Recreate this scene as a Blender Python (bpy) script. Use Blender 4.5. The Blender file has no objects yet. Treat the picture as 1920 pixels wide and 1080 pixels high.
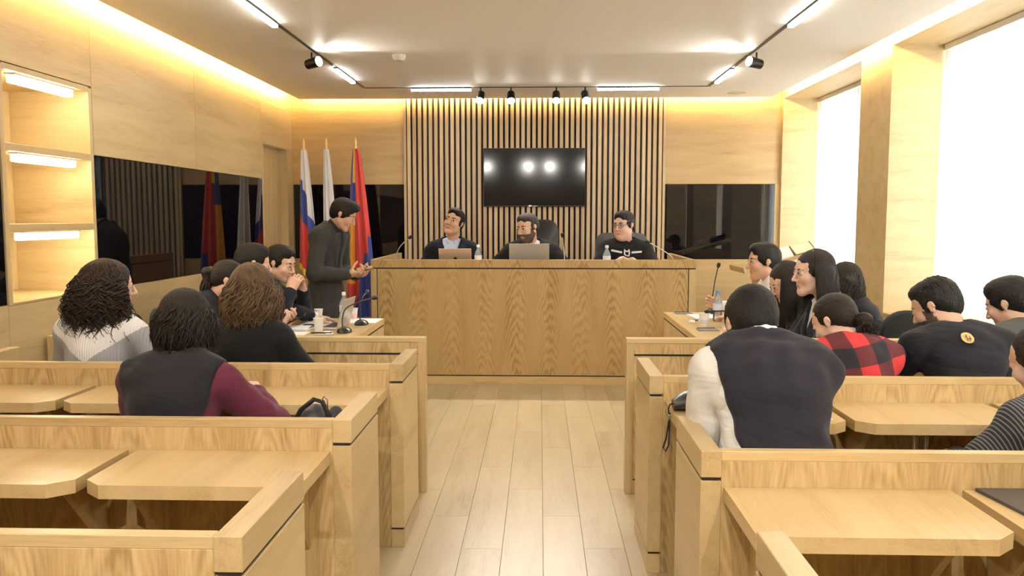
import bpy, bmesh, math, random
import numpy as np
from mathutils import Vector, Matrix, Euler
random.seed(7); RNG = np.random.RandomState(7)
PI = math.pi
scene = bpy.context.scene
COL = scene.collection

# ------------------------------------------------------------ camera
CAM_Z = 1.55
FPX = 1550.0
pitch = math.atan(132.0 / FPX)
yaw = math.atan(52.0 / FPX * math.cos(pitch))
cam_data = bpy.data.cameras.new('camera')
cam_data.sensor_width = 36.0
cam_data.lens = FPX / 1920.0 * 36.0
cam_data.clip_start = 0.05
cam = bpy.data.objects.new('camera', cam_data)
COL.objects.link(cam)
cam.location = (0, 0, CAM_Z)
cam.rotation_euler = (PI / 2 - pitch, 0, yaw)
scene.camera = cam

# ------------------------------------------------------------ world, exposure
world = bpy.data.worlds.new('overcast_sky')
scene.world = world
world.use_nodes = True
bgn = world.node_tree.nodes.get('Background')
bgn.inputs['Color'].default_value = (0.93, 0.97, 1.0, 1)
bgn.inputs['Strength'].default_value = 58.0
scene.view_settings.view_transform = 'Standard'
scene.view_settings.look = 'None'
scene.view_settings.gamma = 1.0
scene.view_settings.use_curve_mapping = False
scene.view_settings.exposure = 0.38
scene.cycles.max_bounces = 8
scene.cycles.diffuse_bounces = 5
scene.cycles.glossy_bounces = 4
scene.cycles.transmission_bounces = 6
scene.cycles.transparent_max_bounces = 8
scene.cycles.sample_clamp_indirect = 6.0
LINEAR_E = 80.0      # radiance of the linear track modules
COVE_E = 250.0        # warm cove strips
SPOT_W = 85.0       # track spots
NICHE_E = 30.0

# ------------------------------------------------------------ helpers
class MB:
    def __init__(s): s.v = []; s.f = []; s.m = []
    def add(s, vs, fs, mi=0):
        o = len(s.v); s.v += [tuple(v) for v in vs]
        for f in fs: s.f.append(tuple(i + o for i in f)); s.m.append(mi)
        return s
    def box(s, x0, x1, y0, y1, z0, z1, b=0.0, mi=0):
        if x0 > x1: x0, x1 = x1, x0
        if y0 > y1: y0, y1 = y1, y0
        if z0 > z1: z0, z1 = z1, z0
        if b <= 0:
            vs = [(x, y, z) for z in (z0, z1) for y in (y0, y1) for x in (x0, x1)]
            return s.add(vs, [(0,2,3,1),(4,5,7,6),(0,1,5,4),(2,6,7,3),(0,4,6,2),(1,3,7,5)], mi)
        bm = bmesh.new(); bmesh.ops.create_cube(bm, size=1)
        for v in bm.verts:
            v.co = ((x0+x1)/2 + v.co.x*(x1-x0), (y0+y1)/2 + v.co.y*(y1-y0), (z0+z1)/2 + v.co.z*(z1-z0))
        bmesh.ops.bevel(bm, geom=list(bm.edges), offset=b, segments=1, affect='EDGES', profile=0.5)
        bm.verts.index_update()
        s.add([tuple(v.co) for v in bm.verts], [[v.index for v in f.verts] for f in bm.faces], mi); bm.free()
        return s
    def prism(s, poly, z0, z1, b=0.0, mi=0):
        """extruded polygon (xy), counter clockwise"""
        n = len(poly); vs = [(x, y, z0) for x, y in poly] + [(x, y, z1) for x, y in poly]
        fs = [tuple(range(n-1, -1, -1)), tuple(range(n, 2*n))] + [(i, (i+1) % n, n+(i+1) % n, n+i) for i in range(n)]
        return s.add(vs, fs, mi)
    def tube(s, pts, r, n=8, cap=True, mi=0):
        pts = [Vector(p) for p in pts]; k = len(pts)
        rs = r if isinstance(r, (list, tuple)) else [r]*k
        t0 = (pts[1]-pts[0]).normalized()
        a = t0.orthogonal().normalized(); vs = []
        for i, p in enumerate(pts):
            t = (pts[min(i+1, k-1)] - pts[max(i-1, 0)]).normalized()
            a = (a - t*a.dot(t)); a = a.normalized() if a.length > 1e-6 else t.orthogonal().normalized()
            b = t.cross(a)
            for j in range(n):
                w = 2*PI*j/n; vs.append(p + (a*math.cos(w) + b*math.sin(w))*rs[i])
        fs = [(i*n+j, i*n+(j+1) % n, (i+1)*n+(j+1) % n, (i+1)*n+j) for i in range(k-1) for j in range(n)]
        if cap: fs += [tuple(range(n-1, -1, -1)), tuple(range((k-1)*n, k*n))]
        return s.add(vs, fs, mi)
    def lathe(s, prof, c=(0, 0, 0), n=20, mi=0):
        """prof: (radius, z) from bottom to top around c"""
        vs = []; k = len(prof)
        for r, z in prof:
            for j in range(n):
                w = 2*PI*j/n; vs.append((c[0]+r*math.cos(w), c[1]+r*math.sin(w), c[2]+z))
        fs = [(i*n+j, i*n+(j+1) % n, (i+1)*n+(j+1) % n, (i+1)*n+j) for i in range(k-1) for j in range(n)]
        fs += [tuple(range(n-1, -1, -1)), tuple(range((k-1)*n, k*n))]
        return s.add(vs, fs, mi)
    def quad(s, a, b, c, d, mi=0): return s.add([a, b, c, d], [(0, 1, 2, 3)], mi)
    def mesh(s, name, mats, smooth=False):
        me = bpy.data.meshes.new(name); me.from_pydata(s.v, [], s.f); 
        for m in (mats if isinstance(mats, (list, tuple)) else [mats]): me.materials.append(m)
        if any(s.m): me.polygons.foreach_set('material_index', s.m)
        if smooth:
            me.polygons.foreach_set('use_smooth', [True]*len(me.polygons))
            try: me.set_sharp_from_angle(angle=math.radians(38))
            except Exception: pass
        me.update(); return me
    def build(s, name, mats, parent=None, smooth=False, local=False):
        """vertices are in world space unless local (then in the parent's space)"""
        if parent is not None and not local:
            o = parent.matrix_world.inverted() if False else None
            L = world_of(parent); inv = L.inverted()
            s.v = [tuple(inv @ Vector(v)) for v in s.v]
        ob = bpy.data.objects.new(name, s.mesh(name, mats, smooth))
        COL.objects.link(ob)
        if parent is not None: ob.parent = parent
        return ob
def world_of(o):
    m = Matrix.LocRotScale(o.location, o.rotation_euler, o.scale)
    return world_of(o.parent) @ m if o.parent else m
def link_mesh(name, me, parent=None, loc=(0, 0, 0), rot=(0, 0, 0), scale=(1, 1, 1)):
    o = bpy.data.objects.new(name, me); COL.objects.link(o)
    o.location = loc; o.rotation_euler = rot; o.scale = scale
    if parent is not None: o.parent = parent
    return o
def tag(o, label, cat, group=None):
    o['label'] = label; o['category'] = cat
    if group: o['group'] = group
    return o
def thing(name, label, cat, loc=(0, 0, 0), rz=0.0, group=None):
    o = bpy.data.objects.new(name, None); COL.objects.link(o)
    o.empty_display_size = 0.1; o.location = loc; o.rotation_euler = (0, 0, rz)
    return tag(o, label, cat, group)
def structure(name, loc=(0, 0, 0)):
    o = bpy.data.objects.new(name, None); COL.objects.link(o); o.location = loc; o['kind'] = 'structure'; return o
def copy_tree(o, parent=None):
    c = o.copy(); COL.objects.link(c); c.parent = parent
    for ch in list(o.children): copy_tree(ch, c)
    return c

# ------------------------------------------------------------ materials
def nodes_of(name):
    m = bpy.data.materials.new(name); m.use_nodes = True
    nt = m.node_tree; b = nt.nodes['Principled BSDF']
    return m, nt, b
def N(nt, t, **k):
    n = nt.nodes.new(t)
    for a, v in k.items(): setattr(n, a, v)
    return n
def plain(name, col, rough=0.5, metal=0.0, spec=0.5, bump=0.0, bscale=200.0, var=0.0, coat=0.0, sheen=0.0):
    m, nt, b = nodes_of(name)
    b.inputs['Base Color'].default_value = (*col, 1); b.inputs['Roughness'].default_value = rough
    b.inputs['Metallic'].default_value = metal; b.inputs['Specular IOR Level'].default_value = spec
    b.inputs['Coat Weight'].default_value = coat
    if sheen: b.inputs['Sheen Weight'].default_value = sheen
    tc = N(nt, 'ShaderNodeTexCoord')
    no = N(nt, 'ShaderNodeTexNoise'); no.inputs['Scale'].default_value = bscale; no.inputs['Detail'].default_value = 3
    nt.links.new(tc.outputs['Object'], no.inputs['Vector'])
    if bump:
        bp = N(nt, 'ShaderNodeBump'); bp.inputs['Strength'].default_value = bump; bp.inputs['Distance'].default_value = 0.002
        nt.links.new(no.outputs['Fac'], bp.inputs['Height']); nt.links.new(bp.outputs['Normal'], b.inputs['Normal'])
    if var:
        mx = N(nt, 'ShaderNodeMix', data_type='RGBA'); mx.inputs[6].default_value = (*[c*(1-var) for c in col], 1)
        mx.inputs[7].default_value = (*[min(1, c*(1+var)) for c in col], 1)
        nt.links.new(no.outputs['Fac'], mx.inputs[0]); nt.links.new(mx.outputs[2], b.inputs['Base Color'])
    return m
def emit(name, col, e):
    m = bpy.data.materials.new(name); m.use_nodes = True; nt = m.node_tree
    nt.nodes.remove(nt.nodes['Principled BSDF'])
    em = N(nt, 'ShaderNodeEmission'); em.inputs['Color'].default_value = (*col, 1); em.inputs['Strength'].default_value = e
    nt.links.new(em.outputs[0], nt.nodes['Material Output'].inputs[0]); return m
def mth(nt, op, a, b=None, c=None):
    n = N(nt, 'ShaderNodeMath', operation=op)
    for i, x in enumerate((a, b, c)):
        if x is None: continue
        if isinstance(x, (int, float)): n.inputs[i].default_value = x
        else: nt.links.new(x, n.inputs[i])
    return n.outputs[0]
def wood(name, axis, light, mid, dark, rough=0.36, fig=0.0, tone=0.10, bands=7.0, leaf=0.30, across='x'):
    """oak veneer: grain runs along `axis`; fig mixes in arched crown figure in leaves of width `leaf`"""
    m, nt, b = nodes_of(name)
    tc = N(nt, 'ShaderNodeTexCoord'); oi = N(nt, 'ShaderNodeObjectInfo')
    off = N(nt, 'ShaderNodeVectorMath', operation='SCALE'); off.inputs[0].default_value = (7.3, 3.1, 5.7)
    nt.links.new(oi.outputs['Random'], off.inputs['Scale'])
    ad = N(nt, 'ShaderNodeVectorMath', operation='ADD')
    nt.links.new(tc.outputs['Object'], ad.inputs[0]); nt.links.new(off.outputs[0], ad.inputs[1])
    ai = 'xyz'.index(axis)
    def stretched(along, cross, detail=4.0, dist=0.0, rough_=0.6):
        mp = N(nt, 'ShaderNodeMapping'); sc = [cross]*3; sc[ai] = along; mp.inputs['Scale'].default_value = sc
        nt.links.new(ad.outputs[0], mp.inputs['Vector'])
        no = N(nt, 'ShaderNodeTexNoise'); no.inputs['Scale'].default_value = 1.0; no.inputs['Detail'].default_value = detail
        no.inputs['Distortion'].default_value = dist; no.inputs['Roughness'].default_value = rough_
        nt.links.new(mp.outputs[0], no.inputs['Vector']); return no.outputs['Fac']
    big = stretched(0.9, bands, 5.0, 0.5)
    fine = stretched(9.0, 170.0, 3.0, 0.2)
    val = mth(nt, 'ADD', mth(nt, 'MULTIPLY', big, 0.68), mth(nt, 'MULTIPLY', fine, 0.32))
    if fig > 0:
        sx = N(nt, 'ShaderNodeSeparateXYZ'); nt.links.new(tc.outputs['Object'], sx.inputs[0])
        u = sx.outputs['XYZ'.index(across.upper())]; w = sx.outputs['XYZ'.index(axis.upper())]
        pp = mth(nt, 'PINGPONG', u, leaf/2)                         # 0 at a leaf joint, leaf/2 in its middle
        c = mth(nt, 'SUBTRACT', leaf/2, pp)                         # distance from the crown line
        c2 = mth(nt, 'MULTIPLY', mth(nt, 'MULTIPLY', c, c), 26.0/(leaf/0.3)**2)
        wob = mth(nt, 'MULTIPLY', stretched(1.3, 9.0, 3.0), 0.50)
        v = mth(nt, 'ADD', mth(nt, 'ADD', w, c2), wob)
        s1 = mth(nt, 'SINE', mth(nt, 'MULTIPLY', v, 62.0))
        s1 = mth(nt, 'ADD', mth(nt, 'MULTIPLY', s1, 0.5), 0.5)
        mask = N(nt, 'ShaderNodeMapRange'); nt.links.new(c, mask.inputs['Value'])
        mask.inputs['From Min'].default_value = leaf*0.20; mask.inputs['From Max'].default_value = leaf*0.44
        mask.inputs['To Min'].default_value = 1.0; mask.inputs['To Max'].default_value = 0.0
        low = stretched(0.8, 2.2, 2.0)
        mk = mth(nt, 'MULTIPLY', mask.outputs[0], mth(nt, 'MULTIPLY', low, 1.5))
        val = mth(nt, 'ADD', val, mth(nt, 'MULTIPLY', mth(nt, 'MULTIPLY', mth(nt, 'SUBTRACT', s1, 0.5), mk), fig))
    cr = N(nt, 'ShaderNodeValToRGB'); e = cr.color_ramp.elements
    e[0].position = 0.33; e[0].color = (*dark, 1); e[1].position = 0.63; e[1].color = (*light, 1)
    k = e.new(0.46); k.color = (*mid, 1)
    nt.links.new(val, cr.inputs[0])
    hsv = N(nt, 'ShaderNodeHueSaturation'); nt.links.new(cr.outputs[0], hsv.inputs['Color'])
    mr = N(nt, 'ShaderNodeMapRange'); nt.links.new(oi.outputs['Random'], mr.inputs['Value'])
    mr.inputs['To Min'].default_value = 1-tone; mr.inputs['To Max'].default_value = 1+tone
    nt.links.new(mr.outputs[0], hsv.inputs['Value'])
    nt.links.new(hsv.outputs[0], b.inputs['Base Color'])
    b.inputs['Roughness'].default_value = rough; b.inputs['Specular IOR Level'].default_value = 0.45
    bp = N(nt, 'ShaderNodeBump'); bp.inputs['Strength'].default_value = 0.12; bp.inputs['Distance'].default_value = 0.001
    nt.links.new(fine, bp.inputs['Height']); nt.links.new(bp.outputs['Normal'], b.inputs['Normal'])
    return m
OAK = ((0.550, 0.406, 0.201), (0.485, 0.348, 0.163), (0.370, 0.248, 0.103))
OAKW = ((0.570, 0.433, 0.229), (0.510, 0.375, 0.190), (0.410, 0.285, 0.136))
M = {}
M['oak_x'] = wood('oak_grain_x', 'x', *OAK)
M['oak_y'] = wood('oak_grain_y', 'y', *OAK)
M['oak_z'] = wood('oak_grain_z', 'z', *OAK, bands=16.0)
M['wall_y'] = wood('oak_wall_left', 'y', *OAKW, rough=0.42, bands=9.0, tone=0.04)
M['wall_x'] = wood('oak_wall_back', 'x', *OAKW, rough=0.42, bands=10.0, tone=0.04)
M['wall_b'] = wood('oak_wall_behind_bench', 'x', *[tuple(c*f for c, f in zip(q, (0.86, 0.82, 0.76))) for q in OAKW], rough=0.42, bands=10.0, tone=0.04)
M['wall_z'] = wood('oak_wall_upright', 'z', *OAKW, rough=0.42, bands=10.0, tone=0.04)
M['bench'] = wood('oak_crown_figure', 'z', (0.450, 0.306, 0.125), (0.395, 0.258, 0.100), (0.290, 0.174, 0.059), rough=0.40, fig=0.34, bands=6.0, leaf=0.30, tone=0.02)
M['panel'] = wood('oak_row_panel', 'z', (0.559, 0.403, 0.192), (0.450, 0.311, 0.136), (0.331, 0.212, 0.083), rough=0.38, fig=0.18, bands=20.0, leaf=0.24, tone=0.03)
M['desk'] = wood('oak_desk_top', 'y', (0.576, 0.425, 0.214), (0.514, 0.370, 0.172), (0.422, 0.289, 0.126), rough=0.30, bands=8.0, tone=0.03)
M['slat'] = wood('oak_slat', 'z', (0.580, 0.443, 0.277), (0.500, 0.369, 0.218), (0.400, 0.274, 0.153), rough=0.45, bands=20.0, tone=0.12)
M['plank'] = wood('laminate_plank', 'y', (0.487, 0.399, 0.241), (0.443, 0.352, 0.204), (0.358, 0.270, 0.144), rough=0.33, bands=9.0, tone=0.05)
M['groove'] = plain('groove_black', (0.012, 0.010, 0.009), 0.6)
M['joint'] = plain('joint_brown', (0.16, 0.10, 0.05), 0.7)
M['slatback'] = plain('slat_backing_black', (0.022, 0.014, 0.011), 0.7)
M['ceil'] = plain('ceiling_paint', (0.90, 0.885, 0.85), 0.55, spec=0.35, bump=0.02, bscale=60)
M['white'] = plain('white_plastic', (0.82, 0.82, 0.80), 0.45)
M['glass_black'] = plain('black_glass', (0.004, 0.004, 0.006), 0.02, spec=0.42)
M['tv'] = plain('tv_screen', (0.008, 0.008, 0.010), 0.085, spec=0.35)
M['black'] = plain('black_plastic', (0.014, 0.014, 0.015), 0.4, bump=0.05)
M['blackmetal'] = plain('black_metal', (0.02, 0.02, 0.022), 0.35, metal=0.6)
M['chrome'] = plain('chrome', (0.75, 0.75, 0.76), 0.22, metal=1.0)
M['alu'] = plain('aluminium', (0.58, 0.57, 0.55), 0.38, metal=0.85)
M['leather'] = plain('black_leather', (0.012, 0.012, 0.013), 0.38, bump=0.25, bscale=120)
M['fabric_black'] = plain('black_chair_fabric', (0.016, 0.016, 0.018), 0.85, bump=0.3, bscale=500)
M['fabric_grey'] = plain('grey_chair_mesh', (0.09, 0.09, 0.10), 0.8, bump=0.3, bscale=500)
M['paper'] = plain('paper', (0.86, 0.86, 0.85), 0.75)
M['cream'] = plain('cream_page', (0.84, 0.76, 0.55), 0.75)
M['lin'] = emit('linear_led', (1.0, 0.96, 0.90), LINEAR_E)
M['linside'] = emit('linear_led_side', (1.0, 0.96, 0.90), 14.0)
M['cove'] = emit('cove_led', (1.0, 0.72, 0.30), COVE_E)
M['niche_led'] = emit('niche_led', (1.0, 0.90, 0.66), NICHE_E)
M['lens'] = emit('spot_lens', (1.0, 0.95, 0.86), 40.0)

def translucent(name, col, t=0.5):
    m = bpy.data.materials.new(name); m.use_nodes = True; nt = m.node_tree
    nt.nodes.remove(nt.nodes['Principled BSDF'])
    d = N(nt, 'ShaderNodeBsdfDiffuse'); d.inputs[0].default_value = (*col, 1)
    tr = N(nt, 'ShaderNodeBsdfTranslucent'); tr.inputs[0].default_value = (*col, 1)
    mx = N(nt, 'ShaderNodeMixShader'); mx.inputs[0].default_value = t
    nt.links.new(d.outputs[0], mx.inputs[1]); nt.links.new(tr.outputs[0], mx.inputs[2])
    nt.links.new(mx.outputs[0], nt.nodes['Material Output'].inputs[0]); return m
M['blind'] = translucent('blind_fabric', (0.93, 0.92, 0.90), 0.55)
def glass(name, col=(1, 1, 1), rough=0.0, ior=1.45, thin=True):
    m, nt, b = nodes_of(name)
    b.inputs['Base Color'].default_value = (*col, 1); b.inputs['Roughness'].default_value = rough
    b.inputs['Transmission Weight'].default_value = 1.0; b.inputs['IOR'].default_value = 1.0 + (0.15 if thin else ior-1)
    return m
M['pane'] = glass('window_glass', (0.95, 0.98, 0.98))
def clear_plastic(name):
    m = bpy.data.materials.new(name); m.use_nodes = True; nt = m.node_tree; nt.nodes.remove(nt.nodes['Principled BSDF'])
    tr = N(nt, 'ShaderNodeBsdfTransparent'); tr.inputs[0].default_value = (0.93, 0.95, 0.97, 1)
    df = N(nt, 'ShaderNodeBsdfTranslucent'); df.inputs[0].default_value = (0.85, 0.88, 0.92, 1); gl = N(nt, 'ShaderNodeBsdfGlossy'); gl.inputs['Roughness'].default_value = 0.08
    m1 = N(nt, 'ShaderNodeMixShader'); m1.inputs[0].default_value = 0.30; m2 = N(nt, 'ShaderNodeMixShader')
    fr = N(nt, 'ShaderNodeFresnel'); fr.inputs[0].default_value = 1.45
    nt.links.new(tr.outputs[0], m1.inputs[1]); nt.links.new(df.outputs[0], m1.inputs[2]); nt.links.new(fr.outputs[0], m2.inputs[0])
    nt.links.new(m1.outputs[0], m2.inputs[1]); nt.links.new(gl.outputs[0], m2.inputs[2]); nt.links.new(m2.outputs[0], nt.nodes['Material Output'].inputs[0]); return m
M['pet'] = clear_plastic('clear_plastic')

# ------------------------------------------------------------ room shell
XL, XR, YB, ZC, ZS, YF = -2.81, 2.68, 9.40, 2.865, 3.06, -1.6
XN = XL - 0.50                       # back of the shelf niche

floor = MB().box(XL-0.6, XR+0.8, YF-0.2, YB+0.2, -0.16, -0.012).build('floor', plain('floor_joint', (0.27, 0.18, 0.09), 0.7)); floor['kind'] = 'structure'
PW, PL = 0.192, 1.28
plank_me = MB().box(-PW/2+0.0006, PW/2-0.0006, -PL/2+0.0006, PL/2-0.0006, -0.012, 0.0, b=0.0008).mesh('plank', M['plank'])
nx = 0
x = XL + PW/2 - 0.05
while x < XR + 0.05:
    y = 0.9 - (0.42*nx % 1.28)
    while y < YB + 0.3:
        link_mesh('plank', plank_me, floor, (x, y, 0)); y += PL
    x += PW; nx += 1

ceiling = MB().box(XL+0.125, XR-0.145, YF, YB-0.12, ZC, ZC+0.035).build('ceiling', M['ceil']); ceiling['kind'] = 'structure'
MB().box(XL-0.6, XR+0.8, YF-0.2, YB+0.2, ZS, ZS+0.12).build('upper_slab', M['ceil'], ceiling)

# back wall ----------------------------------------------------
wb = structure('wall_back', (0, YB, 0))
MB().box(XL-0.2, XR+0.8, YB+0.02, YB+0.2, 0, ZS).build('wall_core', M['joint'], wb)
SX0, SX1 = -1.534, 1.401
GZ0, GZ1 = 1.085, 1.925
for (a, c) in ((XL, SX0), (SX1, XR)):
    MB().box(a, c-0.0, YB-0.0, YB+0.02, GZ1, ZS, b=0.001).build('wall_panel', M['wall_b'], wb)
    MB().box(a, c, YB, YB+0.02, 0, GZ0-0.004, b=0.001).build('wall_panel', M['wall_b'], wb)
    g0, g1 = (a+0.012, c-0.01) if a < 0 else (a+0.01, c-0.05)
    MB().box(g0, g1, YB-0.002, YB+0.02, GZ0, GZ1-0.003).build('glass_panel', M['glass_black'], wb)
MB().box(XR-0.05, XR, YB-0.002, YB+0.02, GZ0-0.004, GZ1).build('wall_panel', M['wall_z'], wb)
sb = MB().box(SX0, SX1, YB-0.005, YB+0.02, 0, ZS).build('slat_backing', M['slatback'], wb)
for a in (SX0, SX1-0.028):
    MB().box(a, a+0.028, YB-0.04, YB-0.005, 0, ZS, b=0.001).build('edge_batten', M['slat'], sb)
nsl = 47; p0 = SX0+0.028; pw = (SX1-SX0-0.056)/nsl
slat_me = MB().box(-0.0186, 0.0186, -0.016, 0.016, 0, ZS-0.01, b=0.001).mesh('slat', M['slat'])
for i in range(nsl):
    link_mesh('slat', slat_me, sb, (p0+pw*(i+0.5), -0.021, 0))

# left wall ----------------------------------------------------
wl = structure('wall_left', (XL, 0, 0))
NY0, NY1, NZ0, NZ1 = 4.30, 5.13, 1.095, 2.33
DY0, DY1, DZ = 8.40, 9.19, 2.30
T = 0.02
MB().box(XL-0.75, XL-0.6, YF, YB+0.2, 0, ZS).build('wall_core', M['joint'], wl)
def lp(y0, y1, z0, z1, m='wall_y', n='wall_panel', dx=0.0):
    return MB().box(XL-T-0.02, XL+dx, y0+0.002, y1-0.002, z0+0.0015, z1-0.0015, b=0.0012).build(n, M[m], wl)
MB().box(XL-0.06, XL-0.03, YF, NY0-0.02, 0, ZS).box(XL-0.06, XL-0.03, NY1+0.02, DY0-0.01, 0, ZS).box(XL-0.06, XL-0.03, NY0-0.02, NY1+0.02, 0, NZ0-0.02).box(XL-0.06, XL-0.03, NY0-0.02, NY1+0.02, NZ1+0.02, ZS).box(XL-0.06, XL-0.03, DY0-0.01, DY1+0.01, DZ+0.02, ZS).box(XL-0.06, XL-0.03, DY1+0.01, YB, 0, ZS).build('panel_backing', M['joint'], wl)
J = [YF, 0.9, 2.6, 4.262, 5.175, 6.74, 8.348]
for a, c in zip(J[:-1], J[1:]):
    if abs(a-4.262) < 1e-6:
        lp(a, c, NZ1+0.035, ZS); lp(a, c, 0, NZ0-0.012)
    else:
        lp(a, c, 1.942, ZS); lp(a, c, 0, 1.088)
lp(8.348, YB, DZ+0.012, ZS)
lp(8.348, DY0-0.012, 0, DZ+0.012); lp(DY1+0.012, YB, 0, DZ+0.012)
for a, c in ((YF, 4.255), (5.182, 8.345)):
    MB().box(XL-0.03, XL-0.003, a, c, 1.091, 1.939).build('glass_panel', M['glass_black'], wl)
# door in its recess
d1 = structure('door_1', (XL-0.1, (DY0+DY1)/2, 0))
leaf_ = MB().box(XL-0.13, XL-0.085, DY0+0.004, DY1-0.004, 0.005, DZ-0.004, b=0.002).build('door_leaf', M['oak_z'], d1)
fr = MB().box(XL-0.15, XL, DY0-0.012, DY0, 0, DZ).box(XL-0.15, XL, DY1, DY1+0.012, 0, DZ).box(XL-0.15, XL, DY0-0.012, DY1+0.012, DZ, DZ+0.012).build('door_frame', M['wall_z'], d1)
MB().tube([(XL-0.085, DY0+0.07, 1.02), (XL-0.03, DY0+0.07, 1.02), (XL-0.03, DY0+0.19, 1.02)], 0.010, 8).build('door_handle', M['chrome'], leaf_, smooth=True)
# shelf niche
nic = tag(structure('shelf_niche', (XL, (NY0+NY1)/2, NZ0)), 'tall lit oak shelf niche with three bays in the left wall', 'shelf')
del nic['kind']
w = 0.022
MB().box(XN-0.02, XN, NY0-w, NY1+w, NZ0-0.02, NZ1+w).build('back_panel', M['wall_z'], nic)
MB().box(XN, XL+0.003, NY0-w-0.014, NY0, NZ0-0.012, NZ1+w, b=0.001).build('side_panel', M['wall_z'], nic)
MB().box(XN, XL+0.003, NY1, NY1+w+0.014, NZ0-0.012, NZ1+w, b=0.001).build('side_panel', M['wall_x'], nic)
MB().box(XN, XL+0.003, NY0, NY1, NZ1, NZ1+w+0.008, b=0.001).build('top_panel', M['wall_y'], nic)
for zz, th in ((NZ0, 0.012), (1.515, 0.04), (1.945, 0.04)):
    MB().box(XN, XL+0.002, NY0, NY1, zz-th, zz, b=0.001).build('shelf', M['oak_y'], nic)
for k, zz in enumerate((1.475, 1.905, NZ1)):
    l = thing('shelf_lamp', ['glowing under-shelf strip lamp above the lowest niche bay', 'glowing under-shelf strip lamp above the middle niche bay', 'glowing strip lamp under the top of the wall niche'][k], 'lamp', (XL-0.05, 4.73, zz), 0, 'strip lamps in the shelf niche')
    MB().box(XL-0.085, XL-0.025, 4.45, 5.03, zz-0.010, zz-0.0005).build('housing', M['white'], l)
    MB().box(XL-0.082, XL-0.028, 4.46, 5.02, zz-0.050, zz-0.010, b=0.006).build('diffuser', M['niche_led'], l)
    MB().tube([(XL-0.055, 5.04, zz-0.012), (XL-0.055, 5.04, zz-0.03)], 0.006, 6).build('switch', M['black'], l)

# right wall with window recesses --------------------------------
wr = structure('wall_right', (XR, 0, 0))
XG = XR + 0.40                        # plane of the blinds
SILL, HEAD = 0.813, 2.857
WIN = [(7.12, 9.34), (4.20, 6.51), (1.20, 3.55)]  # the last window is out of view, added for its daylight
XO = XR + 0.62
MB().box(XR, XO, YF, YB, 0, SILL-0.02).build('lower_wall', M['wall_y'], wr)
MB().box(XR+0.002, XO, YF, YB, HEAD, ZS).build('head_wall', M['wall_y'], wr)
edges = [YF] + [e for wn in sorted(WIN) for e in wn] + [YB]
for a, c in zip(edges[0::2], edges[1::2]):
    MB().box(XR, XO, a, c, SILL-0.02, HEAD).build('pier', M['wall_x'], wr)
for i, (a, c) in enumerate(WIN):
    MB().box(XR-0.006, XO, a+0.001, c-0.001, SILL-0.02, SILL, b=0.001).build('sill', M['oak_y'], wr)
    wn = structure('window_%d' % (i+1), (XR+0.55, (a+c)/2, SILL))
    f = MB()
    x0, x1 = XR+0.50, XR+0.56
    f.box(x0, x1, a, a+0.06, SILL, HEAD).box(x0, x1, c-0.06, c, SILL, HEAD).box(x0, x1, a, c, SILL, SILL+0.06).box(x0, x1, a, c, HEAD-0.06, HEAD).box(x0, x1, (a+c)/2-0.04, (a+c)/2+0.04, SILL, HEAD)
    f.build('window_frame', M['white'], wn)
    for (p, q) in ((a+0.06, (a+c)/2-0.04), ((a+c)/2+0.04, c-0.06)):
        MB().box(XR+0.527, XR+0.533, p, q, SILL+0.06, HEAD-0.06).build('pane', M['pane'], wn)
    lab = ['white vertical blind in the window recess nearest the back wall', 'wide white vertical blind in the second window recess beside the seated men', 'white vertical blind in the added unseen window recess nearest the camera'][i]
    bl = thing('vertical_blind', lab, 'blind', (XG, (a+c)/2, SILL), 0, 'vertical blinds in the windows')
    MB().box(XG-0.02, XG+0.03, a+0.01, c-0.01, HEAD-0.045, HEAD-0.001, b=0.003).build('head_rail', M['white'], bl)
    ns = int(round((c-a-0.04)/0.079)); st = (c-a-0.04)/ns
    me = MB().box(-0.0006, 0.0006, -0.0445, 0.0445, 0.02, HEAD-SILL-0.05).mesh('blind_slat', M['blind'])
    for k in range(ns):
        link_mesh('blind_slat', me, bl, (0, a+0.02+st*(k+0.5)-(a+c)/2, 0), (0, 0, math.radians(14)))
# wall behind the camera
MB().box(XL-0.2, XR+0.8, YF-0.15, YF, 0, ZS).build('wall_front', M['wall_x'])['kind'] = 'structure'

# cove strips
def cove(name, label, b):
    t = thing(name, label, 'light strip', ((b[0]+b[1])/2, (b[2]+b[3])/2, ZC+0.035), 0, 'warm cove light strips')
    MB().box(b[0], b[1], b[2], b[3], ZC+0.036, ZC+0.046).build('channel', M['alu'], t)
    MB().box(b[0]+0.002, b[1]-0.002, b[2]+0.002, b[3]-0.002, ZC+0.046, ZC+0.058).build('diffuser', M['cove'], t)
cove('cove_strip', 'warm glowing light strip along the top of the left wall', (XL+0.13, XL+0.145, YF+0.1, YB-0.14))
cove('cove_strip', 'warm glowing light strip along the top of the window wall', (XR-0.165, XR-0.15, YF+0.1, YB-0.14))
cove('cove_strip', 'warm glowing light strip above the slatted back wall', (XL+0.16, XR-0.18, YB-0.14, YB-0.125))

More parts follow.
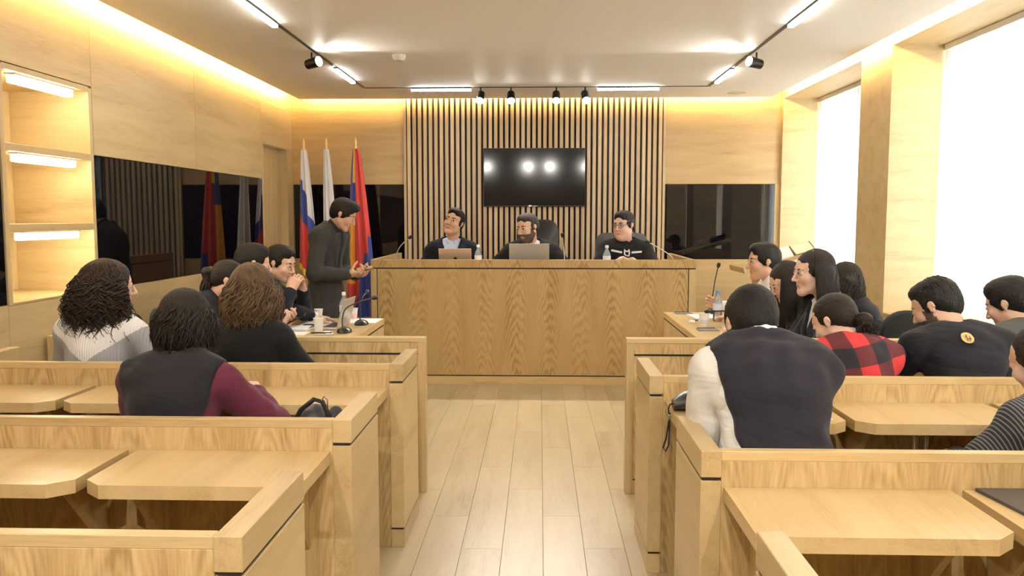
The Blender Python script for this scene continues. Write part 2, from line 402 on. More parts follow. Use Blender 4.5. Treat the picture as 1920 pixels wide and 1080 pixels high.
# ------------------------------------------------------------ track lights
XTL, XTR, YT, YT2 = -1.79, 1.69, 8.49, -0.6
def rail(label, b):
    t = tag(MB().box(*b, ZC-0.006, ZC-0.0005).build('track_rail', M['blackmetal']), label, 'light track', 'black ceiling tracks')
r_ = 0.013
rail('black ceiling track above the left seats', (XTL-r_, XTL+r_, YT2, YT))
rail('black ceiling track on the window side', (XTR-r_, XTR+r_, YT2, YT))
rail('thin ceiling track crossing before the slatted wall', (XTL+r_, XTR-r_, YT-0.007, YT+0.007))
rail('ceiling track crossing above the camera', (XTL+r_, XTR-r_, YT2-0.007, YT2+0.007))
def linear(label, x0, x1, y0, y1):
    t = thing('linear_lamp', label, 'lamp', ((x0+x1)/2, (y0+y1)/2, ZC-0.006), 0, 'linear track lamps')
    MB().box(x0, x1, y0, y1, ZC-0.016, ZC-0.0065, b=0.002).build('housing', M['blackmetal'], t)
    d = MB().box(x0+0.001, x1-0.001, y0+0.001, y1-0.001, ZC-0.036, ZC-0.016)
    d.m = [1, 0, 0, 0, 0, 0]                                   # the underside is the bright face
    d.build('diffuser', [M['linside'], M['lin']], t)
h = 0.019
linear('white linear lamp on the left track by the cross rail', XTL-h, XTL+h, 7.31, 8.01)
linear('white linear lamp on the left track at the top edge of the picture', XTL-h, XTL+h, 4.45, 5.66)
linear('added unseen linear lamp on the left track above the front rows', XTL-h, XTL+h, 2.3, 3.5)  # out of view, added to light the rows
linear('white linear lamp on the window side track by the cross rail', XTR-h, XTR+h, 7.47, 8.12)
linear('white linear lamp on the window side track at the top edge', XTR-h, XTR+h, 4.55, 5.78)
linear('added unseen linear lamp on the window side track above the front rows', XTR-h, XTR+h, 2.3, 3.5)  # out of view too, added for the same light
linear('white linear lamp left of the four hanging spots', -1.307, -0.698, YT-h, YT+h)
linear('white linear lamp right of the four hanging spots', 0.578, 1.197, YT-h, YT+h)
linear('added unseen linear lamp on the left track behind the camera', XTL-h, XTL+h, -0.2, 1.0)  # unseen, added to brighten the near rows
linear('added unseen linear lamp on the window side track behind the camera', XTR-h, XTR+h, -0.2, 1.0)  # unseen counterpart, also added to brighten the near rows
def spot(label, x, y, aim, watt, angle=70, drop=0.085, hs=True, blend=0.6):
    t = thing('track_spot', label, 'spotlight', (x, y, ZC-0.006), 0, 'track spotlights')
    p = Vector((x, y, ZC-0.006-drop)); d = (Vector(aim)-p).normalized()
    MB().tube([(x, y, ZC-0.006), p], 0.007, 8).build('stem', M['blackmetal'], t, smooth=True)
    a, e = p - d*0.055, p + d*0.075
    hd = MB().tube([a, a+d*0.012, e-d*0.003, e], [0.026, 0.038, 0.042, 0.042], 16).build('head', M['blackmetal'], t, smooth=True)
    MB().tube([e+d*0.0005, e+d*0.004], 0.038, 16).build('lens', M['lens'], t)
    L = bpy.data.lights.new('spot_beam', 'SPOT'); L.energy = watt; L.spot_size = math.radians(angle); L.spot_blend = blend
    L.color = (1.0, 0.95, 0.88); L.shadow_soft_size = 0.03
    lo = bpy.data.objects.new('spot_beam', L); COL.objects.link(lo); lo.parent = t
    lo.location = (e + d*0.012) - Vector((x, y, ZC-0.006)); lo.rotation_euler = d.to_track_quat('-Z', 'Y').to_euler()
for k, (x, aim) in enumerate(((-0.601, (-0.9, 5.8, 0.2)), (-0.294, (-0.2, 5.8, 0.0)), (0.163, (0.1, 5.8, 0.0)), (0.454, (0.8, 5.8, 0.2)))):
    spot('%s of the four spotlights hanging before the slatted wall' % ['leftmost', 'second from the left', 'third from the left', 'rightmost'][k], x, YT, aim, SPOT_W*0.65)
spot('spotlight on the left track throwing a patch of light on the ceiling', XTL-0.03, 6.66, (XTL+0.75, 6.25, ZC+0.02), 30, 80)
spot('spotlight on the window side track throwing a patch of light on the ceiling', XTR+0.03, 6.77, (XTR-0.75, 6.36, ZC+0.02), 30, 80)
for k, x in enumerate((-1.21, -0.27, 0.23, 1.06)):
    spot('spotlight %s on the track above the camera' % ['far left', 'left of the middle', 'right of the middle', 'far right'][k], x, YT2, (x*1.3, 2.5, 0.5), SPOT_W*1.45, 90, blend=0.9)
# smoke detector and flush speaker
t = thing('smoke_detector', 'small white smoke detector on the ceiling', 'detector', (-1.145, 6.81, ZC), 0)
MB().lathe([(0.035, -0.045), (0.05, -0.03), (0.055, -0.012), (0.055, -0.0005)], (-1.145, 6.81, ZC), 20).build('body', M['white'], t, smooth=True)
MB().lathe([(0.012, -0.052), (0.02, -0.045)], (-1.145, 6.81, ZC), 12).build('sensor', M['alu'], t, smooth=True)
t = thing('ceiling_speaker', 'round flush white speaker in the ceiling by the window wall', 'speaker', (2.08, 8.96, ZC), 0)
MB().lathe([(0.098, -0.004), (0.100, -0.0005)], (2.08, 8.96, ZC), 28).build('grille', plain('speaker_grille', (0.62, 0.62, 0.62), 0.6, bump=0.4, bscale=600), t)
MB().lathe([(0.108, -0.0035), (0.112, -0.0004)], (2.08, 8.96, ZC+0.0001), 28).build('rim', M['white'], t)

# ------------------------------------------------------------ judges' bench
BX0, BX1, BY = -1.56, 1.432, 7.577
bench = thing('judges_bench', 'long high oak bench with crown-figured front before the slatted wall', 'bench', ((BX0+BX1)/2, BY, 0))
MB().box(BX0+0.006, BX1-0.006, BY+0.012, BY+0.04, 0.0, 1.10).build('groove_backing', M['groove'], bench)
MB().box(BX0+0.062, BX1-0.076, BY, BY+0.03, 0.091, 1.078, b=0.0015).build('front_panel', M['bench'], bench)
MB().box(BX0, BX0+0.054, BY, BY+0.05, 0.0, 1.078, b=0.0015).build('end_post', M['oak_z'], bench)
MB().box(BX1-0.068, BX1, BY, BY+0.05, 0.0, 1.078, b=0.0015).build('end_post', M['oak_z'], bench)
MB().box(BX0+0.062, BX1-0.076, BY+0.004, BY+0.03, 0.0, 0.080, b=0.0015).build('plinth', M['oak_x'], bench)
MB().box(BX0, BX1, BY, BY+0.045, 1.090, 1.165, b=0.002).build('top_rail', M['bench'], bench)
for a, c in ((BX0, BX0+0.045), (BX1-0.045, BX1)):
    MB().box(a, c, BY+0.05, 9.05, 0.0, 1.078, b=0.0015).build('side_panel', M['oak_y'], bench)
    MB().box(a, c, BY+0.045, 9.05, 1.090, 1.165, b=0.0015).build('side_rail', M['oak_y'], bench)
    MB().box(a+0.008, c-0.008, BY+0.05, 9.04, 1.07, 1.10).build('groove_strip', M['groove'], bench)
MB().box(BX0+0.045, BX1-0.045, BY+0.045, 8.02, 1.02, 1.06, b=0.002).build('desk_top', M['desk'], bench)
dais = tag(MB().box(BX0+0.05, BX1-0.05, BY+0.055, YB-0.05, 0.0, 0.30).build('dais', M['oak_x']), 'raised oak platform behind the long judges bench', 'platform')

# ------------------------------------------------------------ row partitions, desks, benches
ZP = 0.873
def row(label, side, yn, yf, seat=0.42, wall_wing=True):
    xa = -0.695 if side < 0 else 0.532      # inner face of the aisle wing
    xb = -0.632 if side < 0 else 0.472      # aisle face
    xw = XL+0.012 if side < 0 else XR-0.012
    r = thing('row_partition', label, 'partition', ((xa+xw)/2, yn, 0), 0, 'oak row partitions beside the aisle')
    lo, hi = min(xa, xw), max(xa, xw)
    MB().box(lo, hi, yn, yn+0.034, 0.0, ZP-0.030, b=0.0015).build('panel', M['panel'], r)
    MB().box(lo, hi, yn-0.0005, yn+0.0345, ZP-0.0300, ZP, b=0.002).build('top_rail', M['oak_x'], r)
    def wing(a, c):
        a, c = min(a, c), max(a, c)
        MB().box(a, c, yn-0.001, yf, 0.094, ZP-0.090, b=0.0015).build('wing', M['oak_y'], r)
        MB().box(a, c, yn-0.001, yf, ZP-0.080, ZP, b=0.002).build('wing_cap', M['oak_y'], r)
        MB().box(a+0.006, c-0.006, yn+0.006, yf-0.006, 0.07, ZP-0.06).build('groove_core', M['groove'], r)
        MB().box(a, c, yn-0.001, yf, 0.0, 0.084, b=0.0015).build('plinth', M['oak_y'], r)
    wing(xa, xb)
    if wall_wing: wing(xw, xw+0.063*(1 if side < 0 else -1))
    sx0, sx1 = (xw+0.07, xa-0.012) if side < 0 else (xa+0.012, xw-0.07)
    MB().box(sx0, sx1, yn+0.036, yn+0.40, seat-0.025, seat, b=0.004).build('bench_seat', M['desk'], r)
    for k in range(3):
        xx = sx0 + (sx1-sx0)*(0.08+0.42*k)
        MB().box(xx-0.012, xx+0.012, yn+0.036, yn+0.36, 0.0, seat-0.025).build('seat_support', M['panel'], r)
    return r
row('far left row partition, behind the two curly haired women', -1, 3.765, 4.22, 0.37)
row('middle left row partition, behind the woman in the maroon sleeves', -1, 2.709, 3.165, 0.38)
row('nearest left row partition at the bottom left corner', -1, 1.689, 2.15)
row('far right row partition, behind the plaid coat and black sweater', 1, 3.52, 3.99, 0.37)
row('middle right row partition, behind the man in the two-tone jacket', 1, 2.377, 2.81, 0.41)
row('nearest right row partition at the bottom edge of the picture', 1, 1.30, 1.76)
ZD, TD = 0.765, 0.042
def fixed_desk(label, x0, x1, yb, posts=False, cl=True, cr=True):
    t = thing('fixed_desk', label, 'desk', ((x0+x1)/2, yb-0.19, 0), 0, 'fold-out desks on the row partitions')
    yn = yb-0.375; q, s = 0.062, 0.052
    poly = [(x0, yb-0.001), (x0, yn+s), (x0+q, yn), (x1-q, yn), (x1, yn+s), (x1, yb-0.001)]
    if not cl: poly[1:3] = [(x0, yn+0.012), (x0+0.02, yn)]
    if not cr: poly[-3:-1] = [(x1-0.02, yn), (x1, yn+0.012)]
    MB().prism(poly, ZD-TD, ZD).build('table_top', M['desk'], t)
    for xx in (x0+0.09, x1-0.09):
        vs = [(xx-0.012, yb-0.0015, ZD-TD), (xx-0.012, yb-0.0015, ZD-TD-0.30), (xx-0.012, yb-0.26, ZD-TD), (xx+0.012, yb-0.0015, ZD-TD), (xx+0.012, yb-0.0015, ZD-TD-0.30), (xx+0.012, yb-0.26, ZD-TD)]
        MB().add(vs, [(0, 2, 1), (3, 4, 5), (0, 1, 4, 3), (1, 2, 5, 4), (2, 0, 3, 5)]).build('bracket', M['panel'], t)
    if posts:
        xm = (x0+x1)/2 - 0.02
        for dx in (-0.022, 0.022):
            MB().tube([(xm+dx, yb-0.20, 0.0), (xm+dx, yb-0.20, ZD-TD)], 0.011, 10).build('post', M['chrome'], t, smooth=True)
LX = [(-1.36, -0.703), (-2.05, -1.395), (-2.735, -2.085)]
RX = [(0.540, 1.19), (1.225, 1.885), (1.92, 2.59)]
for (x0, x1), w_ in zip(LX, ('aisle-side desk under the elbow of the woman in maroon sleeves', 'second desk from the aisle, behind the vest of the woman in maroon sleeves', 'desk by the left wall in the row of the woman in maroon sleeves')):
    fixed_desk(w_, x0, x1, 3.764, cr=(x1 < -1))
for (x0, x1), w_ in zip(LX, ('empty aisle-side desk in the near left row', 'empty second desk from the aisle in the near left row', 'empty desk by the left wall in the near left row')):
    fixed_desk(w_, x0, x1, 2.708, cr=(x1 < -1))
for (x0, x1), w_ in zip(RX, ('aisle-side desk in front of the man in the two-tone jacket', 'empty desk between the two-tone jacket and the pinstriped jacket', 'desk by the window wall beyond the pinstriped jacket')):
    fixed_desk(w_, x0, x1, 3.519, posts=True, cl=(x0 > 1))
for (x0, x1), w_ in zip(RX, ('large empty desk at the bottom right, nearest the aisle', 'desk carrying the black folder at the right edge', 'desk by the window wall in the nearest right row')):
    fixed_desk(w_, x0, x1, 2.376, cl=(x0 > 1))
# front barriers
def barrier(label, x0, x1, y, lft):
    r = thing('barrier', label, 'barrier', ((x0+x1)/2, y, 0), 0, 'oak barriers facing the counsel tables')
    H = 0.882
    MB().box(x0+0.03, x1-0.03, y+0.012, y+0.05, 0.0, H-0.03).build('groove_core', M['groove'], r)
    MB().box(x0, x1, y-0.004, y+0.064, H-0.026, H, b=0.002).build('top_rail', M['oak_x'], r)
    xa, xc = x0+0.042, x1-0.042
    MB().box(xa, xc, y, y+0.06, 0.795, H-0.026, b=0.001).build('upper_panel', M['panel'], r)
    MB().box(xa, xc, y, y+0.06, 0.086, 0.783, b=0.001).build('lower_panel', M['panel'], r)
    MB().box(xa, xc, y, y+0.06, 0.0, 0.078, b=0.001).build('plinth', M['oak_x'], r)
    for a in (x0, x1-0.042):
        MB().box(a, a+0.042, y-0.004, y+0.064, 0.0, H-0.026, b=0.0015).build('end_post', M['oak_z'], r)
barrier('long oak barrier in front of the left counsel table', -2.79, -0.637, 4.557, True)
barrier('long oak barrier in front of the right counsel table', 0.483, 2.66, 4.557, False)

# ------------------------------------------------------------ counsel tables
def counsel(label, xi, xo, y0, y1):
    """xi aisle edge, xo outer edge"""
    t = thing('counsel_table', label, 'table', ((xi+xo)/2, (y0+y1)/2, 0), 0, 'oak counsel tables')
    lo, hi = min(xi, xo), max(xi, xo); s = 1 if xi > xo else -1
    MB().box(lo, hi, y0, y1, 0.705, 0.75, b=0.002).build('table_top', M['desk'], t)
    xp = xi - s*0.004
    MB().box(min(xp, xp-s*0.014), max(xp, xp-s*0.014), y0+0.02, y1-0.02, 0.0, 0.705).build('groove_core', M['groove'], t)
    n = 2; ys = [y0, y0+(y1-y0)*0.80, y1]
    for a, c in zip(ys[:-1], ys[1:]):
        MB().box(min(xi, xi-s*0.022), max(xi, xi-s*0.022), a+0.005, c-0.005, 0.0, 0.693, b=0.001).build('modesty_panel', M['oak_y'], t)
    for yy in (y0, y1-0.022):
        MB().box(lo, hi, yy, yy+0.022, 0.0, 0.704, b=0.001).build('end_panel', M['oak_z'], t)
counsel('oak counsel table on the left, covered with papers and microphones', -1.235, -1.83, 4.85, 6.50)
counsel('oak counsel table on the right with bottle and microphones', 1.052, 1.62, 5.05, 7.03)
for yy, w_ in ((6.92, 'dark flush socket plate near the bench end of the right table'), (5.90, 'dark flush socket plate beside the bottle on the right table')):
    s = thing('socket_box', w_, 'socket', (1.22, yy, 0.75))
    MB().box(1.13, 1.275, yy-0.06, yy+0.06, 0.7502, 0.755, b=0.001).build('lid', plain('socket_lid', (0.16, 0.155, 0.15), 0.45), s)
    MB().box(1.14, 1.265, yy+0.064, yy+0.075, 0.7502, 0.758).build('hinge', M['blackmetal'], s)

# ------------------------------------------------------------ chairs
def soft_panel(mb, w, d, h, rad=0.06, n=6, bulge=0.02, cz=0.0):
    """upright rounded cushion in the xz plane centred on x=0, from z=0 to h, thickness d around y=0"""
    pts = []
    for cx_, cz_, a0 in ((w/2-rad, rad, -90), (w/2-rad, h-rad, 0), (-w/2+rad, h-rad, 90), (-w/2+rad, rad, 180)):
        for k in range(n+1):
            a = math.radians(a0+90*k/n); pts.append((cx_+rad*math.cos(a), cz_+rad*math.sin(a)))
    m_ = len(pts); vs = []
    rings = [(0.94, -d/2), (1.0, -d/4), (1.0, d/4), (0.94, d/2)]
    for sc, yy in rings:
        for px, pz in pts: vs.append((px*sc, yy, cz+h/2+(pz-h/2)*sc))
    fs = [(i*m_+j, i*m_+(j+1) % m_, (i+1)*m_+(j+1) % m_, (i+1)*m_+j) for i in range(3) for j in range(m_)]
    c0 = len(vs); vs.append((0, -d/2-bulge, cz+h/2)); vs.append((0, d/2+bulge*0.3, cz+h/2))
    fs += [((j+1) % m_, j, c0) for j in range(m_)] + [(3*m_+j, 3*m_+(j+1) % m_, c0+1) for j in range(m_)]
    return mb.add(vs, fs)
def office_chair(label, x, y, z, rz, back_h=0.50, back_w=0.44, mat='fabric_black', arms=True, rad=0.09, group='office chairs', recl=6, seat_z=0.45, br=0.27, sw=0.235):
    """occupant looks along local +y; root on the floor"""
    t = thing('office_chair', label, 'chair', (x, y, z), rz, group)
    m = M[mat]
    s = MB().box(-sw, sw, -0.22, 0.24, seat_z-0.07, seat_z, b=0.025).build('seat', m, t, smooth=True, local=True)
    b = MB(); soft_panel(b, back_w, 0.055, back_h, rad)
    rot = Matrix.Rotation(math.radians(recl), 4, 'X')
    b.v = [tuple((rot @ Vector(v)) + Vector((0, -0.265, seat_z+0.06))) for v in b.v]
    b.build('backrest', m, t, smooth=True, local=True)
    MB().tube([(0, -0.20, seat_z-0.05), (0, -0.30, seat_z-0.02), (0, -0.315, seat_z+0.2)], 0.02, 8).build('back_bar', M['black'], t, smooth=True, local=True)
    MB().tube([(0, 0, 0.09), (0, 0, seat_z-0.07)], 0.026, 10).build('column', M['blackmetal'], t, smooth=True, local=True)
    for k in range(5):
        a = 2*PI*k/5+0.3
        c, s_ = math.cos(a), math.sin(a)
        lg = MB().tube([(0, 0, 0.10), (br*c, br*s_, 0.065)], [0.026, 0.015], 8).build('base_leg', M['black'], t, smooth=True, local=True)
        MB().tube([(br*c-0.014*s_, br*s_+0.014*c, 0.028), (br*c+0.014*s_, br*s_-0.014*c, 0.028)], 0.027, 12).build('caster', M['black'], lg, smooth=True, local=True)
    if arms:
        for sx in (-1, 1):
            MB().tube([(sx*0.24, 0.02, seat_z-0.04), (sx*0.285, 0.02, seat_z+0.02), (sx*0.285, 0.0, seat_z+0.2)], 0.014, 8).build('arm_post', M['black'], t, smooth=True, local=True)
            MB().box(sx*0.285-0.03, sx*0.285+0.03, -0.14, 0.14, seat_z+0.2, seat_z+0.225, b=0.01).build('armrest', M['black'], t, smooth=True, local=True)
    return t
FACE_CAM = PI
office_chair('empty black rounded chair showing above the right barrier', 2.31, 4.98, 0, PI, 0.49, 0.34, 'fabric_black', arms=False, rad=0.15, recl=-2, seat_z=0.42, br=0.19, sw=0.19)

# ------------------------------------------------------------ television
t = thing('television', 'large black flat television on the slatted wall', 'television', (-0.06, 9.32, 1.67))
cas = MB().box(-0.633, 0.511, 9.335, 9.365, 1.672, 2.325, b=0.004).build('casing', M['black'], t)
MB().box(-0.627, 0.505, 9.3325, 9.336, 1.686, 2.319).build('screen', M['tv'], t)
MB().box(-0.30, 0.18, 9.365, 9.40, 1.80, 2.2).build('wall_mount', M['blackmetal'], t)
logo = MB()
logo.add([(-0.108+0.022*math.cos(2*PI*k/16), 9.3318, 1.681+0.0085*math.sin(2*PI*k/16)) for k in range(16)], [tuple(range(16))])
logo.build('logo', plain('logo_white', (0.9, 0.9, 0.9), 0.4), cas)
MB().box(-0.078, -0.03, 9.3318, 9.333, 1.675, 1.684).build('logo_text', plain('logo_grey', (0.45, 0.45, 0.45), 0.4), cas)

# ------------------------------------------------------------ flags
def cloth_mat(name, c):
    return plain(name, c, 0.6, bump=0.15, bscale=350, sheen=0.2)
FC = [cloth_mat('flag_white', (0.80, 0.80, 0.84)), cloth_mat('flag_blue', (0.025, 0.05, 0.30)), cloth_mat('flag_red', (0.52, 0.035, 0.03)), cloth_mat('flag_orange', (0.72, 0.32, 0.03)), cloth_mat('flag_gold', (0.80, 0.58, 0.06))]
def flag(label, x, y, ztop, length, w_top, w_bot, lean, rule, folds, seed, bottom_slope=0.0, fringe=None):
    t = thing('flag', label, 'flag', (x, y, 0), 0, 'flags on poles behind the standing man')
    MB().lathe([(0.11, 0.0), (0.11, 0.015), (0.05, 0.04), (0.025, 0.06), (0.02, 0.20)], (x, y, 0), 24).build('base', M['blackmetal'], t, smooth=True)
    MB().tube([(x, y, 0.02), (x, y, ztop-0.12)], 0.0125, 10).build('pole', plain('pole_wood', (0.55, 0.36, 0.16), 0.4), t, smooth=True)
    MB().lathe([(0.013, -0.13), (0.018, -0.125), (0.018, -0.10), (0.013, -0.095), (0.017, -0.06), (0.011, -0.03), (0.0015, 0.0)], (x, y, ztop), 12).build('finial', plain('finial_gold', (0.72, 0.52, 0.26), 0.3, metal=0.4), t, smooth=True)
    nu, nv = 56, 170; mb = MB(); vs = []; rr = random.Random(seed); ph = rr.random()*6
    for j in range(nv+1):
        v = j/nv; w_ = w_top+(w_bot-w_top)*(v**0.75)
        for i in range(nu+1):
            u = i/nu; s = -0.42+u
            xx = x + lean*v + s*w_
            fold = math.sin(u*folds*PI+ph+0.5*math.sin(v*3+ph))
            yy = y - 0.02 + 0.035*(0.35+0.65*v)*fold - 0.03*math.sin(u*PI)
            zz = ztop-0.13 - v*length*(1-0.0*u) + bottom_slope*(u-0.5)*v
            vs.append((xx, yy, zz))
    fs = []; mi = []
    for j in range(nv):
        for i in range(nu):
            k = j*(nu+1)+i; fs.append((k, k+nu+1, k+nu+2, k+1)); mi.append(rule((i+0.5)/nu, (j+0.5)/nv))
    mb.v = vs; mb.f = fs; mb.m = mi
    c = mb.build('cloth', FC, t, smooth=True)
    sm = c.modifiers.new('thickness', 'SOLIDIFY'); sm.thickness = 0.003
    return t
def rus(u, v):
    a = v - 0.10*(u-0.5)
    if v > 0.945: return 4
    return 0 if a < 0.33 - 0.0 and not (u < 0.30 and v > 0.24) or (u > 0.62 and v < 0.52-0.10*(0.9-u)) else (1 if v < 0.60+0.12*(u-0.5) else 2)
def arm(u, v):
    if u < 0.42 and u > 0.22 and v < 0.20: return 4
    if u < 0.30: return 1 if v < 0.33 else (3 if v < 0.80 else 2)
    if u > 0.88 and v > 0.52: return 1
    if v > 0.62 and u > 0.25 + 1.2*(0.98-v): return 1
    if u < 0.36 and v < 0.33: return 1
    return 2
flag('white, blue and red striped flag with gold fringe, left of the standing man', -2.60, 9.12, 2.42, 1.42, 0.07, 0.24, 0.03, rus, 5, 1, bottom_slope=-0.22)
flag('plain white flag on a pole behind the standing man', -2.36, 9.16, 2.43, 1.72, 0.05, 0.20, 0.04, lambda u, v: 0, 5, 2)
flag('red, blue and orange flag with gold edge, right of the standing man', -2.02, 9.10, 2.43, 1.85, 0.07, 0.36, 0.02, arm, 6, 3)

# ------------------------------------------------------------ lectern with papers
t = thing('lectern', 'slanted oak lectern holding open papers by the far window', 'lectern', (2.16, 7.75, 0))
def slant(mb, u0, u1, y0, y1, off0, off1, mi=0):
    """box on the slanted plane, u along the rise"""
    a = Vector((1.84, 0, 1.085)); d = Vector((0.66, 0, 0.185)); n = Vector((-d.z, 0, d.x)).normalized()
    vs = []
    for off in (off0, off1):
        for yy in (y0, y1):
            for u in (u0, u1):
                p = a + d*u + n*off; vs.append((p.x, yy, p.z))
    return mb.add(vs, [(0,2,3,1),(4,5,7,6),(0,1,5,4),(2,6,7,3),(0,4,6,2),(1,3,7,5)], mi)
slant(MB(), 0.0, 1.0, 7.42, 7.98, -0.03, 0.0).build('slanted_top', M['desk'], t)
slant(MB(), -0.03, 0.0, 7.42, 7.98, -0.03, 0.022).build('paper_ledge', M['oak_y'], t)
MB().box(2.02, 2.42, 7.48, 7.92, 0.04, 1.13).build('body', M['oak_z'], t)
MB().box(1.96, 2.46, 7.44, 7.96, 0.0, 0.04).build('plinth', M['oak_y'], t)
def lectern_book(label, x0, x1, y0, y1, rise, m_, cover):
    p = thing('document', label, 'paper', ((x0+x1)/2, (y0+y1)/2, 1.085+0.185*((x0+x1)/2-1.84)/0.66))
    zt = lambda x: 1.0855+0.185*(x-1.84)/0.66
    def wedge(a, c, e, f, lift, th):
        q = lambda x, y: zt(x)+0.001+lift+rise*(y-y0)/(y1-y0)
        vs = [(x, y, q(x, y)+t_) for t_ in (0, th) for y in (e, f) for x in (a, c)]
        return MB().add(vs, [(0, 2, 3, 1), (4, 5, 7, 6), (0, 1, 5, 4), (2, 6, 7, 3), (0, 4, 6, 2), (1, 3, 7, 5)])
    vs = [(x, y, z) for x in (x0, x1) for y, z in ((y0, zt(x)+0.001), (y1, zt(x)+0.001), (y1, zt(x)+0.001+rise))]
    MB().add(vs, [(0, 1, 2), (3, 5, 4), (0, 3, 4, 1), (1, 4, 5, 2), (2, 5, 3, 0)]).build('book_block', cover, p)
    wedge(x0+0.012, x1-0.012, y0+0.012, y1-0.012, 0.0005, 0.004).build('page', m_, p)
lectern_book('white open booklet propped on the slanted lectern', 2.10, 2.275, 7.47, 7.66, 0.085, M['paper'], M['paper'])
lectern_book('cream page in a dark cover propped on the slanted lectern', 2.285, 2.47, 7.47, 7.68, 0.075, M['cream'], M['black'])

# ------------------------------------------------------------ small things
def gooseneck(label, base, pts, head_dir=None, neck='black', base_r=0.0, cat='microphone', oval=True):
    t = thing('gooseneck_microphone', label, cat, base, 0, 'gooseneck microphones')
    x, y, z = base
    if oval:
        mb = MB().lathe([(0.060, 0.0), (0.062, 0.008), (0.052, 0.022), (0.030, 0.034), (0.012, 0.038)], (0, 0, 0), 24)
        mb.v = [(x+a*0.85, y+b*1.25, z+0.0005+c) for a, b, c in mb.v]
        mb.build('base', plain('mic_base', (0.035, 0.035, 0.037), 0.25, metal=0.5), t, smooth=True)
        MB().box(x-0.015, x+0.015, y-0.055, y-0.035, z+0.018, z+0.026, b=0.003).build('button', M['alu'], t)
    else:
        MB().lathe([(0.018, 0.0005), (0.018, 0.02), (0.010, 0.026)], base, 14).build('socket', M['black'], t, smooth=True)
    P = [Vector(p) for p in pts]
    sm = []
    for i in range(len(P)-1):                                   # smooth the neck
        p0, p1, p2, p3 = P[max(i-1, 0)], P[i], P[i+1], P[min(i+2, len(P)-1)]
        for k in range(6):
            s = k/6; sm.append(0.5*((2*p1)+(p2-p0)*s+(2*p0-5*p1+4*p2-p3)*s*s+(3*p1-p0-3*p2+p3)*s**3))
    sm.append(P[-1])
    MB().tube(sm, 0.0048, 8).build('neck', M[neck], t, smooth=True)
    d = (sm[-1]-sm[-3]).normalized()
    e = sm[-1]
    MB().tube([e-d*0.006, e, e+d*0.008, e+d*0.032, e+d*0.04], [0.007, 0.011, 0.0155, 0.0155, 0.009], 12).build('head', M['black'], t, smooth=True)
    return t
Z1 = 1.06
gooseneck('gooseneck microphone at the left end of the judges bench', (-1.375, 7.88, Z1), [(-1.375, 7.88, Z1+0.02), (-1.372, 7.88, 1.19), (-1.33, 7.88, 1.28), (-1.25, 7.88, 1.352)], oval=False, neck='alu')
gooseneck('silver gooseneck microphone beside the bearded judge', (0.235, 7.80, Z1), [(0.235, 7.80, Z1+0.02), (0.232, 7.80, 1.19), (0.22, 7.80, 1.30), (0.214, 7.79, 1.37)], oval=False, neck='alu')
gooseneck('gooseneck microphone at the right end of the judges bench', (1.27, 7.90, Z1), [(1.27, 7.90, Z1+0.02), (1.265, 7.90, 1.16), (1.20, 7.88, 1.22), (1.03, 7.82, 1.315)], oval=False, neck='alu')
ZT = 0.75
gooseneck('black desk microphone standing next to the laptop on the left table', (-1.365, 5.70, ZT), [(-1.375, 5.70, ZT+0.03), (-1.378, 5.705, ZT+0.10), (-1.35, 5.72, ZT+0.17), (-1.25, 5.74, ZT+0.215), (-1.175, 5.75, ZT+0.235)])
gooseneck('black desk microphone behind the other one on the left table', (-1.335, 6.12, ZT), [(-1.345, 6.12, ZT+0.03), (-1.345, 6.12, ZT+0.12), (-1.34, 6.18, ZT+0.19), (-1.33, 6.28, ZT+0.225)])
gooseneck('tall upright gooseneck microphone on the right table', (1.45, 6.98, ZT), [(1.45, 6.98, ZT+0.03), (1.458, 6.98, ZT+0.15), (1.475, 6.98, ZT+0.28), (1.497, 6.98, ZT+0.385)])
gooseneck('low gooseneck microphone in front of the bottle on the right table', (1.50, 6.28, ZT), [(1.50, 6.28, ZT+0.03), (1.48, 6.25, ZT+0.075), (1.42, 6.22, ZT+0.10), (1.265, 6.16, ZT+0.105)])
def bottle(label, x, y, z, h, r, cap, band=None):
    t = thing('water_bottle', label, 'bottle', (x, y, z), 0, 'plastic water bottles')
    pr = [(r*0.8, 0.0), (r, 0.006), (r, h*0.30), (r*0.94, h*0.33), (r, h*0.36), (r, h*0.60), (r*0.92, h*0.68), (r*0.5, h*0.82), (r*0.40, h*0.86), (r*0.40, h*0.90)]
    bd = MB().lathe(pr, (x, y, z+0.0005), 20).build('body', M['pet'], t, smooth=True)
    MB().lathe([(r*0.46, h*0.90), (r*0.46, h), (r*0.40, h+0.002)], (x, y, z+0.001), 16).build('cap', plain('bottle_cap', cap, 0.4), t, smooth=True)
    MB().lathe([(r+0.0012, h*0.37), (r+0.0012, h*0.59)], (x, y, z+0.0005), 20).build('label_band', plain('bottle_label', band or (0.80, 0.82, 0.86), 0.5), bd, smooth=True)
bottle('clear water bottle with white cap beside the left judge', -0.575, 7.72, Z1, 0.235, 0.033, (0.85, 0.85, 0.85))
bottle('clear water bottle with white cap before the judge with glasses', 0.625, 7.72, Z1, 0.23, 0.036, (0.85, 0.85, 0.85))
bottle('clear water bottle with blue cap on the right table', 1.375, 6.40, ZT, 0.24, 0.034, (0.10, 0.25, 0.62), (0.62, 0.68, 0.80))
bottle('clear water bottle with white cap behind the laptop on the left table', -1.485, 6.20, ZT, 0.235, 0.033, (0.85, 0.85, 0.85))
